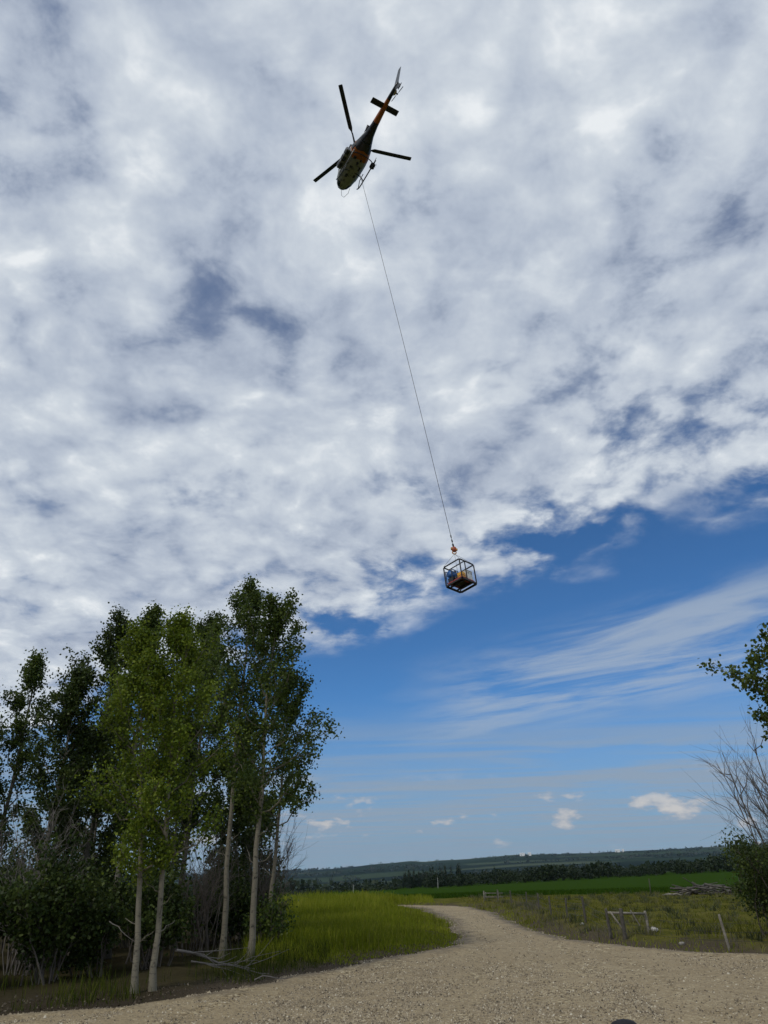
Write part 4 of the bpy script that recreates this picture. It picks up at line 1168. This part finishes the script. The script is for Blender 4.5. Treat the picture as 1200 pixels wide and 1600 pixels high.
# ------------------------------------------------------------------ hanging cage with its load
S_, HC = 1.341, 1.368
CM = Matrix(((0.9977, 0.0286, -0.0613), (-0.0191, 0.9883, 0.1514), (0.0649, -0.1499, 0.9866))).to_4x4()
CAGE_M = Matrix.Translation((4.697, 43.3, 18.279)) @ CM @ Matrix.Rotation(R(45), 4, 'Z')
cage = tag(empty('cargo_cage'), 'open steel cube cage with red floor hanging from the long cable', 'cage')
cage.matrix_world = CAGE_M
M['cage_steel'] = worn('cage_steel', (0.03, 0.026, 0.025), 0.55, 0.4, 6.0, 0.4)
M['cage_red'] = worn('cage_red', (0.30, 0.035, 0.03), 0.55, 0.3, 6.0)
hs_ = S_ / 2
cn = [(-hs_, -hs_), (hs_, -hs_), (hs_, hs_), (-hs_, hs_)]
for x, y in cn: MB().bar((x, y, 0.03), (x, y, HC - 0.03), 0.062).build('corner_post', M['cage_steel'], cage, bevel=0.006)
for i in range(4):
    (x0, y0), (x1, y1) = cn[i], cn[(i + 1) % 4]
    e_ = 0.035 if True else 0
    dx_, dy_ = (x1 - x0) / S_, (y1 - y0) / S_
    MB().bar((x0 + dx_ * e_, y0 + dy_ * e_, HC), (x1 - dx_ * e_, y1 - dy_ * e_, HC), 0.066).build('top_rail', M['cage_steel'], cage, bevel=0.006)
    MB().bar((x0 + dx_ * e_, y0 + dy_ * e_, 0), (x1 - dx_ * e_, y1 - dy_ * e_, 0), 0.10, 0.11).build('bottom_rail', M['cage_steel'], cage, bevel=0.006)
# after the 45 degree turn: corner (-,-) is nearest the camera; side y = -hs_ faces near-right, x = -hs_ near-left
mid = -hs_ + S_ * 0.36
MB().bar((mid, -hs_, 0.05), (mid, -hs_, HC - 0.04), 0.05).build('middle_post', M['cage_steel'], cage)
MB().bar((mid, hs_, 0.05), (mid, hs_, HC - 0.04), 0.05).build('middle_post', M['cage_steel'], cage)
MB().bar((mid, -hs_ + 0.03, HC - 0.005), (mid, hs_ - 0.03, HC - 0.005), 0.05).build('cross_rail', M['cage_steel'], cage)
fl = empty('floor', (0, 0, 0)); fl.parent = cage
for j in range(6):
    yb_ = -hs_ + 0.16 + (S_ - 0.32) * (j + 0.5) / 6
    MB().box((0, yb_, 0.12), (S_ - 0.2, (S_ - 0.32) / 6 - 0.012, 0.05)).build('plank', M['cage_red'] if j in (0, 5) else M['cage_steel'], fl)
for x in (-0.3, 0.3):
    MB().bar((x, -hs_ + 0.05, 0.04), (x, hs_ - 0.05, 0.04), 0.08).build('bearer', M['cage_steel'], cage)
MB().bar((-hs_ + 0.08, -hs_ + 0.10, 0.16), (-hs_ + 0.08, hs_ - 0.10, 0.16), 0.05, 0.09).build('red_curb', M['cage_red'], cage)
MB().bar((-hs_ + 0.12, -hs_ + 0.08, 0.16), (hs_ - 0.1, -hs_ + 0.08, 0.16), 0.05, 0.09).build('red_curb', M['cage_red'], cage)
hl = CAGE_M.inverted() @ (hook_p - Vector((0, 0, 0.3)))
for x, y in cn:
    MB().tube([tuple(hl), (x, y, HC + 0.04)], 0.009, 5).build('sling', M['steel_dark'], cage)
def cargo(name, label, cat, off):
    o_ = tag(empty(name), label, cat)
    o_.matrix_world = CAGE_M @ Matrix.Translation(off)
    return o_
M['blue'] = worn('machine_blue', (0.02, 0.10, 0.30), 0.4, 0.25, 6.0)
M['yellow'] = worn('container_yellow', (0.78, 0.40, 0.03), 0.5, 0.2, 6.0)
M['white_pl'] = worn('white_plastic', (0.74, 0.74, 0.70), 0.5, 0.12, 4.0)
c_ = cargo('pump_engine', 'blue-topped dark engine unit at the left of the hanging cage', 'machine', (-0.34, 0.34, 0.145))
c_.scale = (1.15, 1.15, 1.25)
MB().box((0, 0, 0.16), (0.42, 0.36, 0.30)).build('engine_block', M['steel_dark'], c_, bevel=0.03)
MB().tube([(-0.24, 0, 0.50), (0.24, 0, 0.50)], 0.19, 18).build('tank', M['blue'], c_, True)
MB().tube([(0.05, -0.22, 0.2), (0.05, -0.30, 0.2)], 0.15, 16).build('flywheel_cover', M['black_paint'], c_, True)
MB().tube([(0.15, -0.12, 0.66), (0.15, -0.12, 0.76)], 0.05, 10).build('filler_cap', M['black_paint'], c_)
for x in (-0.27, 0.27):
    for y in (-0.21, 0.21):
        MB().bar((x, y, 0.0), (x, y, 0.7), 0.032).build('frame_leg', M['black_paint'], c_)
for y in (-0.21, 0.21):
    MB().bar((-0.27, y, 0.70), (0.27, y, 0.70), 0.032).build('frame_rail', M['blue'], c_)
c_ = cargo('fuel_container', 'yellow-orange container in the middle of the hanging cage', 'container', (-0.18, -0.26, 0.145))
MB().box((0, 0, 0.28), (0.36, 0.38, 0.55)).build('body', M['yellow'], c_, bevel=0.04)
MB().tube([(0.08, 0.1, 0.55), (0.08, 0.1, 0.63)], 0.05, 12).build('cap', M['hook_red'], c_)
MB().tube([(-0.12, -0.12, 0.54), (-0.10, -0.1, 0.64), (-0.02, 0.0, 0.64), (0.0, 0.02, 0.54)], 0.02, 6).build('handle', M['yellow'], c_)
for z_ in (0.14, 0.32):
    MB().box((-0.183, 0, z_), (0.012, 0.28, 0.05)).build('rib', M['hook_red'], c_)
    MB().box((0, -0.193, z_), (0.26, 0.012, 0.05)).build('rib', M['hook_red'], c_)
c_ = cargo('storage_box', 'white plastic box at the right of the hanging cage', 'box', (0.34, -0.18, 0.145))
MB().box((0, 0, 0.36), (0.5, 0.66, 0.72)).build('body', M['white_pl'], c_, bevel=0.03)
MB().box((0, 0, 0.745), (0.54, 0.70, 0.05)).build('lid', M['white_pl'], c_, bevel=0.015)
for x in (-0.14, 0.14):
    MB().box((x, -0.338, 0.58), (0.06, 0.02, 0.12)).build('latch', M['grey_metal'], c_)
for z_ in (0.12, 0.24):
    MB().box((0, -0.334, z_), (0.44, 0.012, 0.03)).build('rib', M['white_pl'], c_)

# ------------------------------------------------------------------ wire fence along the right bank
fence = tag(empty('wire_fence', (8, 38, 0)), 'old wire fence with weathered wooden posts along the right side of the track', 'fence')
FP = [(7.9, 64.0, 0.85, 0.04), (8.2, 58.5, 0.85, 0.04), (8.45, 53.5, 0.85, 0.04), (8.52, 49.5, 0.88, 0.042), (8.16, 43.8, 0.9, 0.042), (8.41, 41.2, 0.85, 0.042), (7.88, 34.9, 0.95, 0.045),
      (7.57, 29.9, 0.9, 0.05), (9.85, 25.3, 0.95, 0.04)]
def fpost(x, y, h_, r_, tilt=(0, 0), mat='weathered_dark', name='post'):
    z_ = gz(x, y)
    b0 = Vector((x - 8, y - 38, z_ - 0.25)); t0 = Vector((x - 8 + tilt[0], y - 38 + tilt[1], z_ + h_))
    q = [b0.lerp(t0, t) for t in (0, 0.33, 0.66, 0.97, 1.0)]
    return MB().tube(q, [r_ * 1.05, r_, r_ * 1.02, r_ * 0.97, r_ * 0.8], 8).build(name, M[mat], fence, True)
tilts = [(0.05, 0), (-0.04, 0), (0.03, 0), (0, 0), (-0.05, 0), (0.04, 0), (-0.03, 0.02), (-0.06, 0), (-0.12, 0.05)]
for (x, y, h_, r_), tl in zip(FP, tilts): fpost(x, y, h_, r_, tl, 'weathered' if x > 9.5 else 'weathered_dark')
fpost(7.98, 29.6, 0.95, 0.068, (-0.03, 0))
fpost(9.05, 30.3, 0.72, 0.05, (-0.05, 0), 'weathered')
zb = gz(8.3, 29.9)
MB().tube([(7.55 - 8, 29.85 - 38, zb + 0.70), (8.95 - 8, 30.2 - 38, zb + 0.62)], 0.04, 8).build('brace_rail', M['weathered'], fence, True)
MB().tube([(7.62 - 8, 29.8 - 38, zb + 0.74), (8.02 - 8, 29.55 - 38, zb + 0.05)], 0.03, 8).build('brace', M['weathered'], fence, True)
MB().bar((8.38 - 8, 29.9 - 38, zb + 0.76), (8.62 - 8, 29.9 - 38, zb + 0.28), 0.07, 0.03).build('brace', M['weathered'], fence)
tops = [Vector((x - 8, y - 38, gz(x, y))) for x, y, h_, r_ in FP]
ends = tops + [Vector((16 - 8, 22.6 - 38, gz(16, 22.6)))]
for hz_ in (0.25, 0.48, 0.7):
    q = []
    for a_, b_ in zip(ends[:-1], ends[1:]):
        for t in (0, 0.25, 0.5, 0.75):
            q.append(a_.lerp(b_, t) + Vector((0, 0, hz_ - 0.05 * math.sin(math.pi * t))))
    MB().tube(q, 0.004, 4).build('wire', M['steel_dark'], fence)

gate = tag(empty('pole_gate', (7.5, 64.5, gz(7.5, 64.5))), 'small grey pole gate at the bend of the track by the green field', 'gate')
gate.scale = (0.72, 0.72, 0.72)
for x in (-0.75, 0.75): MB().tube([(x, 0, -0.2), (x, 0, 1.0)], 0.055, 8).build('gate_post', M['weathered'], gate, True)
MB().tube([(-0.55, 0.2, -0.2), (-0.55, 0.2, 0.85)], 0.05, 8).build('gate_post', M['weathered'], gate, True)
for z_ in (0.35, 0.72): MB().tube([(-0.85, 0.06, z_ + 0.04), (1.3, 0.06, z_)], 0.035, 8).build('rail', M['weathered'], gate, True)
for i, (x, y, h_, lab) in enumerate(((24.0, 78.0, 1.25, 'thin fence post at the rim of the crop, left of its twin'), (33.5, 80.5, 1.25, 'thin fence post at the rim of the crop, left of the log heap'))):
    o_ = tag(empty('field_post', (x, y, gz(x, y))), lab, 'post', 'thin posts at the rim of the crop')
    MB().tube([(0, 0, -0.2), (0.02, 0, h_ * 0.6), (0.03, 0, h_)], [0.05, 0.045, 0.04], 7).build('shaft', M['weathered_dark'], o_, True)
    MB().tube([(0.03, 0, h_), (0.03, 0, h_ + 0.015)], 0.046, 7).build('cap', M['weathered'], o_)
for i, (a_, r_, h_, lab) in enumerate(((R(-2.8), 262.0, 2.4, 'pale pole at the left rim of the green field'), (R(3.05), 262.0, 3.0, 'pale pole standing in front of the spruce stand'))):
    x, y = r_ * math.sin(a_), r_ * math.cos(a_)
    o_ = tag(empty('marker_pole', (x, y, float(far_height(np.array([x]), np.array([y]))[0]))), lab, 'pole', 'pale poles at the far rim of the field')
    MB().tube([(0, 0, -0.3), (0, 0, h_)], [0.075, 0.06], 8).build('shaft', M['cowl'], o_)
    MB().bar((-0.3, 0, h_ - 0.25), (0.3, 0, h_ - 0.25), 0.06).build('crossarm', M['weathered'], o_)

# heap of logs at the rim of the crop
g = np.random.default_rng(900)
for i in range(40):
    L = 1.3 + 2.6 * g.random(); r_ = 0.035 + 0.07 * g.random() ** 1.5
    lx = g.standard_normal() * 1.2; hz_ = max(0.0, 0.85 - abs(lx) * 0.28) * g.random()
    x, y = 26.0 + lx, 70.0 + g.standard_normal() * 0.8
    z_ = gz(x, y) + hz_ + r_
    yaw = g.standard_normal() * 0.5; tl = g.standard_normal() * 0.16
    if i < 4: tl = 0.35 + 0.2 * g.random()
    o_ = bpy.data.objects.new('log', None); bpy.data.objects.remove(o_)
    mb = MB()
    wob = g.standard_normal((5, 2)) * 0.05
    q = [((t - 0.5) * L, wob[j, 0], wob[j, 1]) for j, t in enumerate((0, 0.25, 0.5, 0.75, 1.0))]
    mb.tube(q, [r_, r_ * 0.97, r_ * 0.9, r_ * 0.85, r_ * 0.7], 8)
    o_ = mb.build('log', M['weathered_dark'] if i % 6 else M['weathered'], None, True)
    o_.location = (x, y, z_); o_.rotation_euler = (0, tl, yaw)
    tag(o_, 'weathered grey log in the tangled heap at the rim of the crop', 'log', 'logs of the heap in the pasture')

# boulders by the fence
def rock(name, label, x, y, s, seed, mat, group):
    g = np.random.default_rng(seed)
    import bmesh
    bm = bmesh.new(); bmesh.ops.create_icosphere(bm, subdivisions=3, radius=1.0)
    ax = g.standard_normal((9, 3)); ax /= np.linalg.norm(ax, axis=1)[:, None]; cut = 0.62 + 0.3 * g.random(9)
    for v_ in bm.verts:
        p_ = np.array(v_.co)
        for a_, c2 in zip(ax, cut):
            e = p_ @ a_ - c2
            if e > 0: p_ = p_ - a_ * e * 0.85
        v_.co = Vector(p_ * np.array([1.0, 0.8, 0.62]) * s)
    me = bpy.data.meshes.new(name); bm.to_mesh(me); bm.free()
    o_ = link(name, me, mat, None, (x, y, gz(x, y) + s * 0.22)); o_.rotation_euler = (0, 0, g.random() * 6)
    return tag(o_, label, 'rock', group)
M['rock_pale'] = worn('pale_rock', (0.52, 0.50, 0.45), 0.85, 0.25, 4.0, bstr=0.5)
M['rock'] = worn('grey_rock', (0.30, 0.28, 0.25), 0.88, 0.3, 4.0, bstr=0.5)
RG = 'boulders on the right bank'
rock('boulder', 'white boulder in the grass just right of the braced fence posts', 9.4, 30.9, 0.17, 1, M['rock_pale'], RG)
rock('boulder', 'small pale rock at the foot of the lone post left of the braced ones', 7.6, 34.3, 0.10, 2, M['rock_pale'], RG)
rock('boulder', 'grey rock at the near edge of the bank, between braced posts and leaning post', 9.0, 26.9, 0.10, 4, M['rock'], RG)

# white farm buildings far off on the hills
M['farm_white'] = worn('farm_white', (0.80, 0.80, 0.78), 0.6, 0.06, 0.2)
M['farm_roof'] = worn('farm_roof', (0.55, 0.56, 0.57), 0.5, 0.1, 0.2)
FG = 'farm buildings on the far hills'
for i, (a_, r_, L, lab) in enumerate(((9.0, 5600, 34, 'far white farm shed on the hill above the left end of the wood'), (9.5, 5600, 22, 'shorter white shed just right of the longest left shed, far hill'),
                                      (15.4, 6000, 34, 'far white farm building on the hill in the middle right'), (15.75, 6000, 16, 'small white outbuilding beside the middle right farm building'),
                                      (24.2, 6200, 26, 'small white farm building high on the right of the hills'), (25.2, 6200, 36, 'long white farm building farthest right on the hills'))):
    x, y = r_ * math.sin(R(a_)), r_ * math.cos(R(a_))
    o_ = tag(empty('farm_building', (x, y, float(far_height(np.array([x]), np.array([y]))[0]) + 9.0), R(-a_)), lab, 'building', FG)
    MB().box((0, 0, -2.0), (L, 14, 18.0)).build('wall', M['farm_white'], o_)
    MB().rings([[(sx, -8, 7.05), (sx, 8, 7.05), (sx, 0, 12)] for sx in (-L / 2 - 0.5, L / 2 + 0.5)]).build('roof', M['farm_roof'], o_)
    MB().box((-L * 0.2, -7.05, -3.5), (5, 0.2, 7)).build('door', M['grey_metal'], o_)

# black rounded pack lying on the gravel at the bottom edge of the view
M['black_fleece'] = worn('black_fleece', (0.012, 0.012, 0.016), 0.95, 0.4, 20.0, bstr=0.5)
sack = tag(empty('stuff_sack', (3.42, 13.45, 0.02)), 'black rounded sack lying on the gravel at the bottom edge', 'sack')
MB().rings([[(f_ * (0.22 + 0.015 * math.sin(5 * a_)) * math.cos(a_), f_ * 0.17 * math.sin(a_), z_) for a_ in np.linspace(0, 2 * math.pi, 19)[:-1]]
            for z_, f_ in ((-0.02, 0.8), (0.03, 0.96), (0.09, 1.0), (0.15, 0.92), (0.19, 0.7), (0.215, 0.36), (0.222, 0.05))]).build('body', M['black_fleece'], sack, True)
MB().tube([(0.2, 0.05, 0.1), (0.27, 0.07, 0.10), (0.27, 0.09, 0.05), (0.2, 0.08, 0.04)], 0.008, 6).build('loop', M['black_fleece'], sack)

# ------------------------------------------------------------------ air: thin even haze round everything
m = bpy.data.materials.new('haze_air'); m.use_nodes = True
t = m.node_tree; t.nodes.clear()
k = NT(t); o = k.n('ShaderNodeOutputMaterial'); pv = k.n('ShaderNodeVolumePrincipled')
pv.inputs['Color'].default_value = (0.55, 0.75, 0.97, 1); pv.inputs['Density'].default_value = 2.8e-5; pv.inputs['Anisotropy'].default_value = 0.0
t.links.new(pv.outputs[0], o.inputs['Volume'])
hz = MB().box((0, 0, 0), (29000, 29000, 600.0)).build('haze', m)
hz.location = (0, 0, 100.0)
tag(hz, 'thin bluish haze over the far hills', 'haze', kind='stuff')
